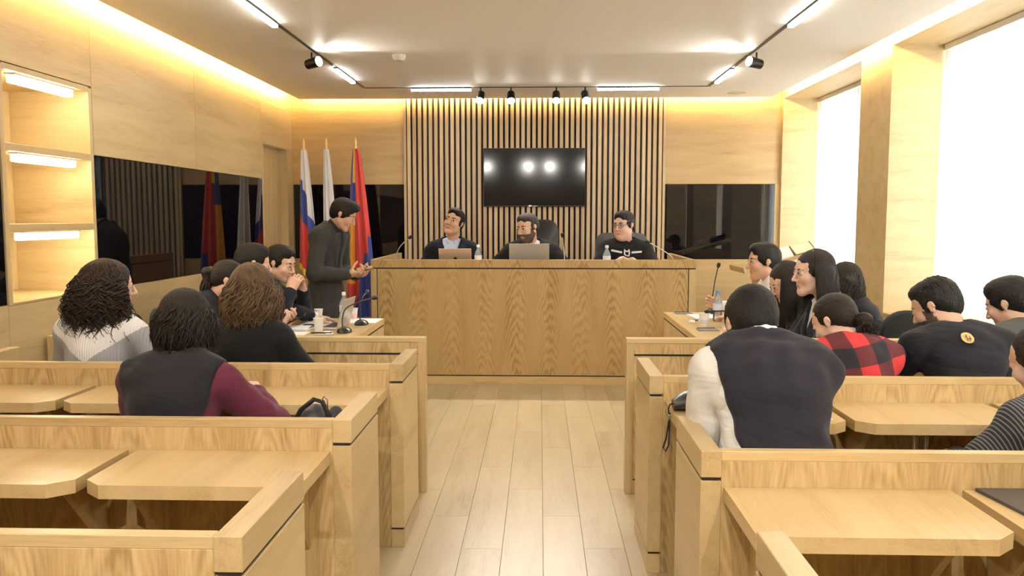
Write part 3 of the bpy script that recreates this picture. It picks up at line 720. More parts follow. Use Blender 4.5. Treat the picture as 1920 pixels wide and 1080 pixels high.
def cup(label, x, y, z, h=0.085, r=0.036, col=None):
    t = thing('paper_cup', label, 'cup', (x, y, z), 0, 'small white drinking cups')
    o = MB().lathe([(r*0.70, 0.0), (r*0.72, 0.004), (r*0.99, h-0.004), (r*1.06, h-0.002), (r*1.06, h), (r*0.94, h), (r*0.66, 0.006)], (x, y, z+0.0005), 22)
    bd = o.build('body', M['white'], t, smooth=True)
    if col:
        MB().lathe([(r*0.775+0.0006, h*0.12), (r*0.87+0.0006, h*0.50)], (x, y, z+0.0005), 22).build('print_band', plain('cup_print', col, 0.5), bd, smooth=True)
cup('white paper cup in front of the laptop on the left table', -1.545, 5.70, ZT, 0.10, 0.036)
cup('white paper cup with faint red print at the far end of the left table', -1.475, 6.46, ZT, 0.085, 0.038, (0.82, 0.50, 0.46))
cup('white plastic cup with oval print on the right table', 1.222, 6.14, ZT, 0.095, 0.040, (0.66, 0.64, 0.72))
cup('second white cup beside the standing man on the left table', -1.735, 6.40, ZT, 0.085, 0.034)
def sheet(name, label, cat, x, y, z, w_, d, rz, th, mat, extra=None):
    mb = MB().box(-w_/2, w_/2, -d/2, d/2, 0.0006, th)
    o = mb.build(name, mat); o.location = (x, y, z); o.rotation_euler = (0, 0, rz)
    return tag(o, label, cat)
sheet('paper_sheet', 'large white sheet on the far end of the left table', 'paper', -1.39, 6.34, ZT, 0.29, 0.28, -0.02, 0.003, M['paper'])
sheet('paper_sheet', 'white sheet under the hand with the white cuff', 'paper', -1.64, 6.16, ZT, 0.30, 0.20, 0.0, 0.003, M['paper'])
sheet('paper_stack', 'thick stack of white paper before the brown haired woman', 'paper', -1.738, 5.86, ZT, 0.20, 0.20, -0.10, 0.014, M['paper'])
sheet('paper_sheet', 'white sheet at the near edge of the left table', 'paper', -1.70, 5.61, ZT, 0.20, 0.17, 0.0, 0.003, M['paper'])
sheet('paper_sheet', 'white sheet behind the cup on the right table', 'paper', 1.33, 6.72, ZT, 0.20, 0.28, 0.1, 0.003, M['paper'])
sheet('paper_sheet', 'white sheet partly hidden by the two-tone jacket man on the right table', 'paper', 1.44, 5.98, ZT, 0.22, 0.20, -0.1, 0.003, M['paper'])
sheet('tablet', 'dark tablet lying on the right table near the bottle', 'tablet', 1.47, 5.72, ZT, 0.24, 0.17, -0.25, 0.008, M['black'])
def pen(label, a, c, r, mats):
    t = thing('pen', label, 'pen', a, 0)
    a, c = Vector(a), Vector(c); d = (c-a)
    MB().tube([a, a+d*0.08, a+d*0.94, c], [r*0.3, r, r, r*0.8], 8).build('barrel', mats[0], t, smooth=True)
    MB().tube([a+d*0.60+Vector((0, 0, r)), a+d*0.94+Vector((0, 0, r))], r*0.35, 6).build('clip', mats[1], t, smooth=True)
pen('black pen lying on the left table before the cup', (-1.585, 5.625, ZT+0.006), (-1.44, 5.635, ZT+0.006), 0.005, (M['black'], M['chrome']))
pen('silver pen lying at the near edge of the left table', (-1.55, 5.54, ZT+0.005), (-1.40, 5.56, ZT+0.005), 0.0045, (M['alu'], M['chrome']))
pen('thick black marker lying behind the cup on the left table', (-1.75, 6.02, ZT+0.008), (-1.58, 6.03, ZT+0.008), 0.007, (M['black'], M['alu']))
def earpiece(label, x, y, z, r):
    t = thing('headphones', label, 'headphones', (x, y, z), r, 'small headphones on the right table')
    MB().tube([(math.cos(a)*0.05, math.sin(a)*0.05, 0.012) for a in [PI*k/10 for k in range(11)]], 0.005, 8).build('headband', M['black'], t, smooth=True, local=True)
    for sx in (-1, 1):
        MB().lathe([(0.022, 0.0006), (0.026, 0.01), (0.02, 0.022)], (sx*0.05, -0.005, 0), 14).build('ear_cup', M['white'], t, smooth=True, local=True)
earpiece('black and white headphones beside the cup on the right table', 1.20, 6.32, ZT, 0.6)
earpiece('black and white headphones at the near end of the right table', 1.30, 5.62, ZT, 0.2)
def laptop(label, x, y, z, w_, d, rz, ang, mat, logo=None, keys=True):
    """hinge at local y=0, base towards -y (user side), lid leans away by ang from flat"""
    t = thing('laptop', label, 'laptop', (x, y, z), rz, 'open laptops')
    MB().box(-w_/2, w_/2, -d, 0.0, 0.001, 0.014, b=0.003).build('base', mat, t, local=True)
    bs_ = t.children[0]
    MB().box(-w_/2+0.025, w_/2-0.025, -d*0.52, -0.025, 0.0142, 0.0155).build('keyboard', M['black'], bs_, local=True)
    # lid modelled lying open at 180 degrees (towards +y) then swung up
    def swing(v):
        a = math.radians(180-ang); vx, vy, vz = v
        return (vx, vy*math.cos(a)-vz*math.sin(a), vy*math.sin(a)+vz*math.cos(a)+0.012)
    for nm, bx_, m_ in (('lid', (-w_/2, w_/2, 0.002, d*0.98, -0.006, 0.0), mat), ('screen', (-w_/2+0.008, w_/2-0.008, 0.012, d*0.96, 0.0002, 0.0008), M['tv'])):
        mb = MB().box(*bx_, b=0.0018 if nm == 'lid' else 0); mb.v = [swing(v) for v in mb.v]; lo_ = mb.build(nm, m_, t if nm == 'lid' else lid_, local=True)
        if nm == 'lid': lid_ = lo_
    if logo:
        mb = MB().add([(0.016*math.cos(2*PI*k/14), d*0.5+0.018*math.sin(2*PI*k/14), -0.0064) for k in range(14)], [tuple(range(13, -1, -1))])
        mb.v = [swing(v) for v in mb.v]; mb.build('lid_mark', logo, lid_, local=True)
    return t
gold = plain('laptop_gold', (0.60, 0.48, 0.37), 0.38, metal=0.5)
silv = plain('laptop_silver', (0.42, 0.40, 0.37), 0.42, metal=0.3)
laptop('small gold laptop open before the left judge', -0.787, 7.735, Z1, 0.305, 0.212, PI, 112, gold, M['black'])
laptop('large grey laptop open before the bearded judge', -0.097, 7.735, Z1, 0.372, 0.255, PI, 108, silv)
laptop('slim silver laptop seen edge-on on the left table', -1.44, 5.97, ZT, 0.31, 0.215, -PI/2-0.06, 104, plain('laptop_alu', (0.62, 0.60, 0.56), 0.35, metal=0.5))
# black folder on the near right desk
t = thing('folder', 'large black folder with a small pale mark lying on the near right desk', 'folder', (1.62, 2.18, ZD))
cv = MB().prism([(1.255, 2.365), (1.30, 2.02), (1.95, 2.02), (1.95, 2.365)], ZD+0.0006, ZD+0.010).build('cover', plain('folder_black', (0.065, 0.062, 0.060), 0.5, bump=0.1), t)
MB().box(1.45, 1.52, 2.366, 2.372, ZD+0.001, ZD+0.014).build('elastic', M['black'], t)
mk = MB()
for k, (x0, x1, y0, y1) in enumerate(((1.352, 1.359, 2.245, 2.265), (1.352, 1.366, 2.241, 2.246), (1.360, 1.367, 2.215, 2.236), (1.367, 1.372, 2.219, 2.233), (1.352, 1.361, 2.226, 2.232))):
    mk.box(x0, x1, y0, y1, ZD+0.0101, ZD+0.0106)
mk.build('pale_mark', plain('mark_white', (0.75, 0.75, 0.75), 0.5), cv)
# book / box with blue cover beside the two-tone jacket
t = thing('book', 'thick book with blue cover lying on the desk beside the two-tone jacket man', 'book', (1.08, 3.30, ZD))
MB().box(0.98, 1.135, 3.20, 3.40, ZD+0.004, ZD+0.052).build('pages', M['paper'], t)
MB().box(0.975, 1.14, 3.195, 3.405, ZD+0.0006, ZD+0.004).build('cover', plain('cover_cream', (0.75, 0.74, 0.70), 0.5), t)
MB().box(0.975, 1.14, 3.195, 3.405, ZD+0.052, ZD+0.056).build('cover', plain('cover_blue', (0.04, 0.09, 0.48), 0.4), t)
# wristlet bag on the aisle side desk with hanging strap
t = thing('wristlet', 'dark leather pouch with a wrist strap hanging over the aisle-side desk edge', 'bag', (0.62, 3.33, ZD))
mb = MB(); k = 14; vs = []
for j in range(9):
    s = j/8; xx = 0.548+0.17*s; r = 0.040*math.sin(PI*min(1, 0.12+s*0.8))**0.7
    for i in range(k):
        a = 2*PI*i/k; vs.append((xx, 3.36+0.075*math.cos(a)*(0.35+0.65*math.sin(PI*(0.1+0.8*s))), ZD+0.001+r*(1+math.sin(a))))
mb.add(vs, [(j*k+i, j*k+(i+1) % k, (j+1)*k+(i+1) % k, (j+1)*k+i) for j in range(8) for i in range(k)] + [tuple(range(k-1, -1, -1)), tuple(range(8*k, 9*k))])
mb.build('pouch', plain('pouch_leather', (0.035, 0.032, 0.034), 0.3, bump=0.2, bscale=90), t, smooth=True)
MB().tube([(0.551, 3.34, ZD+0.03), (0.531, 3.33, ZD+0.028), (0.525, 3.325, ZD+0.012), (0.528, 3.322, ZD-0.03), (0.517, 3.32, ZD-0.11), (0.505, 3.32, ZD-0.15), (0.515, 3.32, ZD-0.165), (0.527, 3.32, ZD-0.14), (0.531, 3.322, ZD-0.03), (0.531, 3.325, ZD-0.005)], 0.0035, 6).build('wrist_strap', M['black'], t, smooth=True)
MB().box(0.524, 0.536, 3.318, 3.33, ZD-0.035, ZD-0.012, b=0.002).build('clasp', M['chrome'], t)
# handbag on the bench in the middle left row
t = thing('handbag', 'black handbag standing on the bench by the middle left wing', 'bag', (-0.80, 2.97, 0.381))
def blob(mb, c, r, n=16, m_=10, squash=1.0):
    vs = []
    for j in range(m_+1):
        a = -PI/2+PI*j/m_
        for i in range(n):
            b_ = 2*PI*i/n; vs.append((c[0]+r[0]*math.cos(a)*math.cos(b_), c[1]+r[1]*math.cos(a)*math.sin(b_), c[2]+r[2]*(abs(math.sin(a))**squash)*math.copysign(1, math.sin(a))))
    return mb.add(vs, [(j*n+i, j*n+(i+1) % n, (j+1)*n+(i+1) % n, (j+1)*n+i) for j in range(m_) for i in range(n)])
bagm = plain('bag_black', (0.035, 0.033, 0.036), 0.45, bump=0.3, bscale=60)
blob(MB(), (-0.825, 2.97, 0.625), (0.072, 0.075, 0.243), squash=0.45).build('body', bagm, t, smooth=True)
blob(MB(), (-0.752, 2.98, 0.62), (0.052, 0.080, 0.238), squash=0.6).build('soft_side', plain('bag_soft', (0.03, 0.026, 0.034), 0.7, bump=0.3, bscale=40), t, smooth=True)
hn = MB().tube([(-0.895, 2.93, 0.80), (-0.865, 2.925, 0.855), (-0.815, 2.92, 0.895), (-0.785, 2.925, 0.885), (-0.762, 2.93, 0.83)], 0.009, 8).build('handle', M['black'], t, smooth=True)
MB().tube([(-0.790, 2.92, 0.885), (-0.778, 2.92, 0.905), (-0.765, 2.92, 0.893), (-0.765, 2.92, 0.865)], 0.0028, 6).build('buckle', M['chrome'], hn, smooth=True)

# ------------------------------------------------------------ people: implicit surfaces
f32 = np.float32
def _smin(a, b, k):
    if k <= 0: return np.minimum(a, b)
    h_ = np.clip(0.5+0.5*(b-a)/k, 0, 1); return b*(1-h_)+a*h_-k*h_*(1-h_)
class Cap:
    def __init__(s, a, b, ra, rb, k=0.02): s.a = np.array(a, f32); s.b = np.array(b, f32); s.ra = ra; s.rb = rb; s.k = k
    def box(s):
        r = max(s.ra, s.rb); return np.minimum(s.a, s.b)-r, np.maximum(s.a, s.b)+r
    def d(s, X, Y, Z):
        ba = s.b-s.a; L = float(ba @ ba)+1e-9
        px, py, pz = X-s.a[0], Y-s.a[1], Z-s.a[2]
        t = np.clip((px*ba[0]+py*ba[1]+pz*ba[2])/L, 0, 1)
        return np.sqrt((px-ba[0]*t)**2+(py-ba[1]*t)**2+(pz-ba[2]*t)**2)-(s.ra+(s.rb-s.ra)*t)
    def grow(s, o): return Cap(s.a, s.b, s.ra+o, s.rb+o, s.k)
class Ell:
    def __init__(s, c, r, R=None, k=0.02): s.c = np.array(c, f32); s.r = np.array(r, f32); s.R = np.eye(3, dtype=f32) if R is None else np.array(R, f32); s.k = k
    def box(s):
        e = np.sqrt(((s.R*s.r)**2).sum(1)); return s.c-e, s.c+e
    def d(s, X, Y, Z):
        px, py, pz = X-s.c[0], Y-s.c[1], Z-s.c[2]; R = s.R
        qx = (px*R[0, 0]+py*R[1, 0]+pz*R[2, 0])/s.r[0]; qy = (px*R[0, 1]+py*R[1, 1]+pz*R[2, 1])/s.r[1]; qz = (px*R[0, 2]+py*R[1, 2]+pz*R[2, 2])/s.r[2]
        k0 = np.sqrt(qx*qx+qy*qy+qz*qz)
        k1 = np.sqrt((qx/s.r[0])**2+(qy/s.r[1])**2+(qz/s.r[2])**2)+1e-6
        return k0*(k0-1)/k1
    def grow(s, o): return Ell(s.c, s.r+o, s.R, s.k)
def implicit(prims, h, cuts=(), post=None):
    lo = np.min([p.box()[0] for p in prims], 0)-3*h; hi = np.max([p.box()[1] for p in prims], 0)+3*h
    n = np.ceil((hi-lo)/h).astype(int)+1
    ax = [(lo[i]+h*np.arange(n[i])).astype(f32) for i in range(3)]
    F = np.full(tuple(n), 0.5, f32)
    def block(p, pad):
        a, b = p.box(); i0 = np.maximum(np.floor((a-pad-lo)/h).astype(int), 0); i1 = np.minimum(np.ceil((b+pad-lo)/h).astype(int)+1, n)
        if (i1 <= i0).any(): return None, None
        sl = tuple(slice(i0[i], i1[i]) for i in range(3))
        return sl, (ax[0][sl[0]][:, None, None], ax[1][sl[1]][None, :, None], ax[2][sl[2]][None, None, :])
    for p in prims:
        sl, g = block(p, p.k+3*h)
        if sl is None: continue
        F[sl] = _smin(F[sl], p.d(*g).astype(f32), p.k)
    for p in cuts:
        if hasattr(p, 'box'):
            sl, g = block(p, p.k+2*h)
            if sl is None: continue
            F[sl] = -_smin(-F[sl], p.d(*g).astype(f32), p.k)
        else:
            F = np.maximum(F, p(ax[0][:, None, None], ax[1][None, :, None], ax[2][None, None, :]).astype(f32))
    if post is not None:
        F = F + post(ax[0][:, None, None], ax[1][None, :, None], ax[2][None, None, :]).astype(f32)*(np.abs(F) < 0.06)
    # surface nets
    S = F < 0
    m = [np.zeros(tuple(n-1), bool), np.ones(tuple(n-1), bool)]
    C = []
    for dx in (0, 1):
        for dy in (0, 1):
            for dz in (0, 1):
                c = S[dx:n[0]-1+dx, dy:n[1]-1+dy, dz:n[2]-1+dz]; m[0] |= c; m[1] &= c; C.append((dx, dy, dz))
    act = m[0] & ~m[1]; idx = np.argwhere(act)
    if len(idx) == 0: return np.zeros((0, 3)), np.zeros((0, 4), int)
    vid = np.full(tuple(n-1), -1, np.int32); vid[act] = np.arange(len(idx))
    vals = np.stack([F[idx[:, 0]+c[0], idx[:, 1]+c[1], idx[:, 2]+c[2]] for c in C], 1)
    acc = np.zeros((len(idx), 3)); cnt = np.zeros(len(idx))
    Ca = np.array(C, float)
    for i in range(8):
        for j in range(i+1, 8):
            if np.abs(Ca[i]-Ca[j]).sum() != 1: continue
            a, b = vals[:, i], vals[:, j]; cr = (a < 0) != (b < 0)
            t = np.where(cr, a/np.where(cr, a-b, 1), 0)
            acc[cr] += Ca[i]+(Ca[j]-Ca[i])*t[cr][:, None]; cnt[cr] += 1
    V = lo+h*(idx+acc/cnt[:, None])
    Q = []
    for axis in range(3):
        o1, o2 = [(1, 2), (2, 0), (0, 1)][axis]
        sl0 = [slice(1, n[k]-1) for k in range(3)]; sl0[axis] = slice(0, n[axis]-1)
        sl1 = list(sl0); sl1[axis] = slice(1, n[axis])
        A, B = S[tuple(sl0)], S[tuple(sl1)]
        for flip, msk in ((False, A & ~B), (True, B & ~A)):
            e = np.argwhere(msk)
            if len(e) == 0: continue
            base = e.copy(); 
            for k in range(3):
                if k != axis: base[:, k] += 1
            def cell(d1, d2):
                c = base.copy(); c[:, o1] -= d1; c[:, o2] -= d2; return vid[c[:, 0], c[:, 1], c[:, 2]]
            q = np.stack([cell(1, 1), cell(0, 1), cell(0, 0), cell(1, 0)], 1)
            Q.append(q[:, ::-1] if flip else q)
    return V, np.concatenate(Q)
def np_mesh(name, chunks, mats, smooth=True):
    """chunks: list of (V, Q, material_index array or int)"""
    Vs, Qs, Ms = [], [], []; o = 0
    for V, Q, mi in chunks:
        if len(V) == 0: continue
        Vs.append(V); Qs.append(Q+o); o += len(V)
        Ms.append(np.full(len(Q), mi, np.int32) if np.isscalar(mi) else np.asarray(mi, np.int32))
    V = np.concatenate(Vs).astype(np.float32); Q = np.concatenate(Qs).astype(np.int32); Mi = np.concatenate(Ms)
    me = bpy.data.meshes.new(name); me.vertices.add(len(V)); me.vertices.foreach_set('co', V.ravel())
    me.loops.add(Q.size); me.loops.foreach_set('vertex_index', Q.ravel())
    me.polygons.add(len(Q)); me.polygons.foreach_set('loop_start', np.arange(0, Q.size, 4, dtype=np.int32))
    for m_ in mats: me.materials.append(m_)
    me.polygons.foreach_set('material_index', Mi)
    if smooth: me.polygons.foreach_set('use_smooth', np.ones(len(Q), bool))
    me.update(calc_edges=True); me.validate(); return me
def rotm(yaw=0, pitch=0, roll=0):
    """degrees; pitch tips the front down, yaw turns to the left, roll tips to the right"""
    return np.array(Matrix.Rotation(math.radians(yaw), 3, 'Z') @ Matrix.Rotation(-math.radians(pitch), 3, 'X') @ Matrix.Rotation(math.radians(roll), 3, 'Y'))
def waves(seed, amp, lam=0.11, n=7):
    r = np.random.RandomState(seed); K = r.normal(size=(n, 3)); K /= np.linalg.norm(K, axis=1)[:, None]
    K *= (2*PI/lam*r.uniform(0.6, 1.6, n))[:, None]; P = r.uniform(0, 6.28, n)
    def f(X, Y, Z):
        s = 0
        for k, p in zip(K, P): s = s+np.sin(k[0]*X+k[1]*Y+k[2]*Z+p)
        return s*(amp/math.sqrt(n))
    return f

def skin(name, c): 
    m, nt, b = nodes_of(name)
    tc = N(nt, 'ShaderNodeTexCoord'); no = N(nt, 'ShaderNodeTexNoise'); no.inputs['Scale'].default_value = 38; no.inputs['Detail'].default_value = 4
    nt.links.new(tc.outputs['Object'], no.inputs['Vector'])
    mx = N(nt, 'ShaderNodeMix', data_type='RGBA'); mx.inputs[6].default_value = (c[0]*0.90, c[1]*0.84, c[2]*0.82, 1); mx.inputs[7].default_value = (min(1, c[0]*1.07), c[1]*1.08, c[2]*1.08, 1)
    nt.links.new(no.outputs['Fac'], mx.inputs[0]); nt.links.new(mx.outputs[2], b.inputs['Base Color'])
    b.inputs['Roughness'].default_value = 0.48; b.inputs['Subsurface Weight'].default_value = 0.08; b.inputs['Subsurface Radius'].default_value = (0.012, 0.005, 0.003)
    b.inputs['Subsurface Scale'].default_value = 0.6
    return m
SK = {'a': skin('skin_light', (0.62, 0.40, 0.29)), 'b': skin('skin_warm', (0.55, 0.335, 0.225)), 'c': skin('skin_pale', (0.66, 0.44, 0.34))}
LIP = {k: skin('lips_'+k, c) for k, c in {'a': (0.50, 0.25, 0.20), 'b': (0.44, 0.225, 0.175), 'c': (0.53, 0.27, 0.235)}.items()}
def hairmat(name, c1, c2, rough=0.55, sc=(210, 210, 24)):
    m, nt, b = nodes_of(name)
    tc = N(nt, 'ShaderNodeTexCoord'); mp = N(nt, 'ShaderNodeMapping'); mp.inputs['Scale'].default_value = sc
    no = N(nt, 'ShaderNodeTexNoise'); no.inputs['Scale'].default_value = 1.0; no.inputs['Detail'].default_value = 4; no.inputs['Distortion'].default_value = 0.8
    nt.links.new(tc.outputs['Object'], mp.inputs[0]); nt.links.new(mp.outputs[0], no.inputs['Vector'])
    mx = N(nt, 'ShaderNodeMix', data_type='RGBA'); mx.inputs[6].default_value = (*c1, 1); mx.inputs[7].default_value = (*c2, 1)
    nt.links.new(no.outputs['Fac'], mx.inputs[0]); nt.links.new(mx.outputs[2], b.inputs['Base Color'])
    b.inputs['Roughness'].default_value = rough; b.inputs['Specular IOR Level'].default_value = 0.22
    bp = N(nt, 'ShaderNodeBump'); bp.inputs['Strength'].default_value = 0.8; bp.inputs['Distance'].default_value = 0.004
    nt.links.new(no.outputs['Fac'], bp.inputs['Height']); nt.links.new(bp.outputs['Normal'], b.inputs['Normal'])
    return m
HM = {'black': hairmat('hair_black', (0.004, 0.0035, 0.003), (0.016, 0.0135, 0.012)), 'dark': hairmat('hair_dark_brown', (0.006, 0.0045, 0.0035), (0.032, 0.022, 0.016)),
      'brown': hairmat('hair_brown', (0.010, 0.006, 0.004), (0.165, 0.098, 0.046), sc=(48, 48, 10)), 'curl': hairmat('hair_curl', (0.007, 0.005, 0.0035), (0.046, 0.027, 0.017), sc=(70, 70, 12)),
      'greyish': hairmat('hair_cropped', (0.022, 0.019, 0.017), (0.062, 0.052, 0.046))}
BEARD = hairmat('beard_stubble', (0.05, 0.035, 0.028), (0.16, 0.105, 0.08), 0.7)
SCALP = plain('brow_dark', (0.016, 0.011, 0.008), 0.6)
EYEW = plain('eye_white', (0.62, 0.58, 0.54), 0.25); EYED = plain('eye_dark', (0.018, 0.011, 0.007), 0.15)
def cloth(name, c, rough=0.88, bump=0.25, bs=450, sheen=0.06, var=0.10, fold=0.40):
    """woven cloth with a fine weave and soft creases"""
    m = plain(name, c, rough, bump=bump, bscale=bs, var=var, sheen=sheen, spec=0.25); nt = m.node_tree; b = nt.nodes['Principled BSDF']
    b0 = next(n for n in nt.nodes if n.type == 'BUMP'); tc = next(n for n in nt.nodes if n.type == 'TEX_COORD')
    mp = N(nt, 'ShaderNodeMapping'); mp.inputs['Scale'].default_value = (3.2, 3.2, 7.0); mp.inputs['Rotation'].default_value = (0.3, 0.5, 0.2)
    no = N(nt, 'ShaderNodeTexNoise'); no.inputs['Scale'].default_value = 1.0; no.inputs['Detail'].default_value = 2; no.inputs['Distortion'].default_value = 1.0
    nt.links.new(tc.outputs['Object'], mp.inputs[0]); nt.links.new(mp.outputs[0], no.inputs['Vector'])
    rg = mth(nt, 'ABSOLUTE', mth(nt, 'SUBTRACT', no.outputs['Fac'], 0.5))
    b2 = N(nt, 'ShaderNodeBump'); b2.inputs['Strength'].default_value = fold; b2.inputs['Distance'].default_value = 0.05
    nt.links.new(rg, b2.inputs['Height']); nt.links.new(b2.outputs[0], b0.inputs['Normal']); return m

def head_prims(hc, Rh, S, fem):
    T = lambda p: hc + Rh @ (np.array(p)*S)
    j = 0.90 if fem else 1.0
    P = [Ell(T((0, -0.012, 0.040)), np.array((0.074, 0.094, 0.082))*S, Rh, 0.02*S),
         Ell(T((0, 0.028, -0.028)), np.array((0.060*j, 0.062, 0.078))*S, Rh, 0.03*S),
         Ell(T((0, 0.038, 0.044)), np.array((0.059, 0.043, 0.040))*S, Rh, 0.03*S),
         Cap(T((0.050*j, 0.002, -0.052)), T((0.012, 0.066, -0.094)), 0.020*S, 0.016*S, 0.03*S),
         Cap(T((-0.050*j, 0.002, -0.052)), T((-0.012, 0.066, -0.094)), 0.020*S, 0.016*S, 0.03*S),
         Ell(T((0, 0.070, -0.094)), np.array((0.021, 0.017, 0.018))*S, Rh, 0.02*S),
         Cap(T((-0.036, 0.079, 0.031)), T((0.036, 0.079, 0.031)), 0.009*S, 0.009*S, 0.018*S),
         Ell(T((0.037, 0.066, -0.022)), np.array((0.024, 0.022, 0.024))*S, Rh, 0.025*S),
         Ell(T((-0.037, 0.066, -0.022)), np.array((0.024, 0.022, 0.024))*S, Rh, 0.025*S)]
    cuts = [Ell(T((0.032, 0.104, 0.010)), np.array((0.019, 0.017, 0.012))*S, Rh, 0.012*S), Ell(T((-0.032, 0.104, 0.010)), np.array((0.019, 0.017, 0.012))*S, Rh, 0.012*S)]
    add = [Cap(T((0, 0.090, 0.018)), T((0, 0.113, -0.026)), 0.0075*S, 0.0115*S*(0.88 if fem else 1), 0.010*S),
           Ell(T((0.0125, 0.099, -0.030)), np.array((0.009, 0.011, 0.007))*S, Rh, 0.006*S), Ell(T((-0.0125, 0.099, -0.030)), np.array((0.009, 0.011, 0.007))*S, Rh, 0.006*S),
           Cap(T((-0.017, 0.0855, -0.0565)), T((0.017, 0.0855, -0.0565)), 0.0058*S, 0.0058*S, 0.006*S),
           Cap(T((0.0, 0.0890, -0.0555)), T((0.0, 0.0890, -0.0565)), 0.0065*S, 0.0065*S, 0.010*S),
           Cap(T((-0.013, 0.0830, -0.0665)), T((0.013, 0.0830, -0.0665)), 0.0062*S, 0.0062*S, 0.006*S),
           # eyelids
           Ell(T((0.032, 0.0845, 0.011)), np.array((0.0165, 0.010, 0.0115))*S, Rh, 0.006*S), Ell(T((-0.032, 0.0845, 0.011)), np.array((0.0165, 0.010, 0.0115))*S, Rh, 0.006*S)]
    for s in (-1, 1):
        Re = Rh @ rotm(0, -8, 0) @ rotm(-s*18, 0, 0)
        add += [Ell(T((s*0.076, -0.004, 0.004)), np.array((0.007, 0.0155, 0.027))*S, Re, 0.006*S),
                Cap(T((s*0.079, -0.014, 0.022)), T((s*0.081, -0.019, 0.0)), 0.005*S, 0.005*S, 0.004*S)]
        cuts2 = []
    return P, cuts, add

def hand_prims(w, fd, pn, side, S, curl=(25, 35, 25), spread=4, thumb=(35, 20), fan=0.0):
    """w wrist, fd finger direction, pn the way the palm looks; side +1 right, -1 left"""
    fd = np.array(fd, float); fd /= np.linalg.norm(fd); pn = np.array(pn, float); pn -= fd*(pn @ fd); pn /= np.linalg.norm(pn)
    lat = np.cross(fd, pn)*side                          # thumb side
    P = []
    B = lambda a, b, c: np.array(w)+(fd*a+lat*b+pn*c)*S
    for l0, l1 in ((0.026, 0.030), (0.009, 0.011), (-0.010, -0.011), (-0.026, -0.031)):
        P.append(Cap(B(0.012, l0*0.75, 0), B(0.088-abs(l1)*0.25, l1, 0), 0.0155*S, 0.0125*S, 0.012*S))
    P.append(Cap(B(-0.02, 0, 0), B(0.02, 0, 0), 0.025*S, 0.024*S, 0.015*S))
    P.append(Ell(B(0.035, 0.030, 0.008), np.array((0.022, 0.022, 0.022))*S, None, 0.015*S))
    for k, (l1, L) in enumerate(((0.030, (0.040, 0.025, 0.020)), (0.011, (0.045, 0.028, 0.021)), (-0.011, (0.041, 0.026, 0.020)), (-0.031, (0.032, 0.020, 0.018)))):
        p = B(0.088-abs(l1)*0.25, l1, 0); ang = math.radians((1.5-k)*spread)
        d0 = fd*math.cos(ang)+lat*math.sin(ang); a = 0.0
        for q in range(3):
            a += math.radians(curl[q]*(1+fan*k)); d = d0*math.cos(a)+pn*math.sin(a)
            e = p+d*L[q]*S; r = (0.0092, 0.0084, 0.0076, 0.0068)[q]; P.append(Cap(p, e, r*S, (r-0.0008)*S, 0.004*S)); p = e
    a, b_ = math.radians(thumb[0]), math.radians(thumb[1])
    p = B(0.022, 0.030, 0.006); d = fd*math.cos(a)+lat*math.sin(a); d = d*math.cos(b_)+pn*math.sin(b_)
    e = p+d*0.045*S; P.append(Cap(p, e, 0.0135*S, 0.0105*S, 0.010*S)); p = e
    d2 = d*math.cos(math.radians(15))+fd*0.35+pn*0.15; d2 /= np.linalg.norm(d2); e = p+d2*0.032*S; P.append(Cap(p, e, 0.0102*S, 0.009*S, 0.004*S)); p = e
    P.append(Cap(p, p+d2*0.022*S, 0.009*S, 0.0075*S, 0.004*S))
    return P

def ik(s, t, l1, l2, pole):
    s, t, pole = map(lambda v: np.array(v, float), (s, t, pole)); d = t-s; L = np.linalg.norm(d); d /= L
    if L > (l1+l2)*0.995: L = (l1+l2)*0.995; t = s+d*L
    a = (l1*l1-l2*l2+L*L)/(2*L); hgt = math.sqrt(max(l1*l1-a*a, 1e-6))
    n = pole-d*(pole @ d); n /= np.linalg.norm(n)
    return s+d*a+n*hgt, t

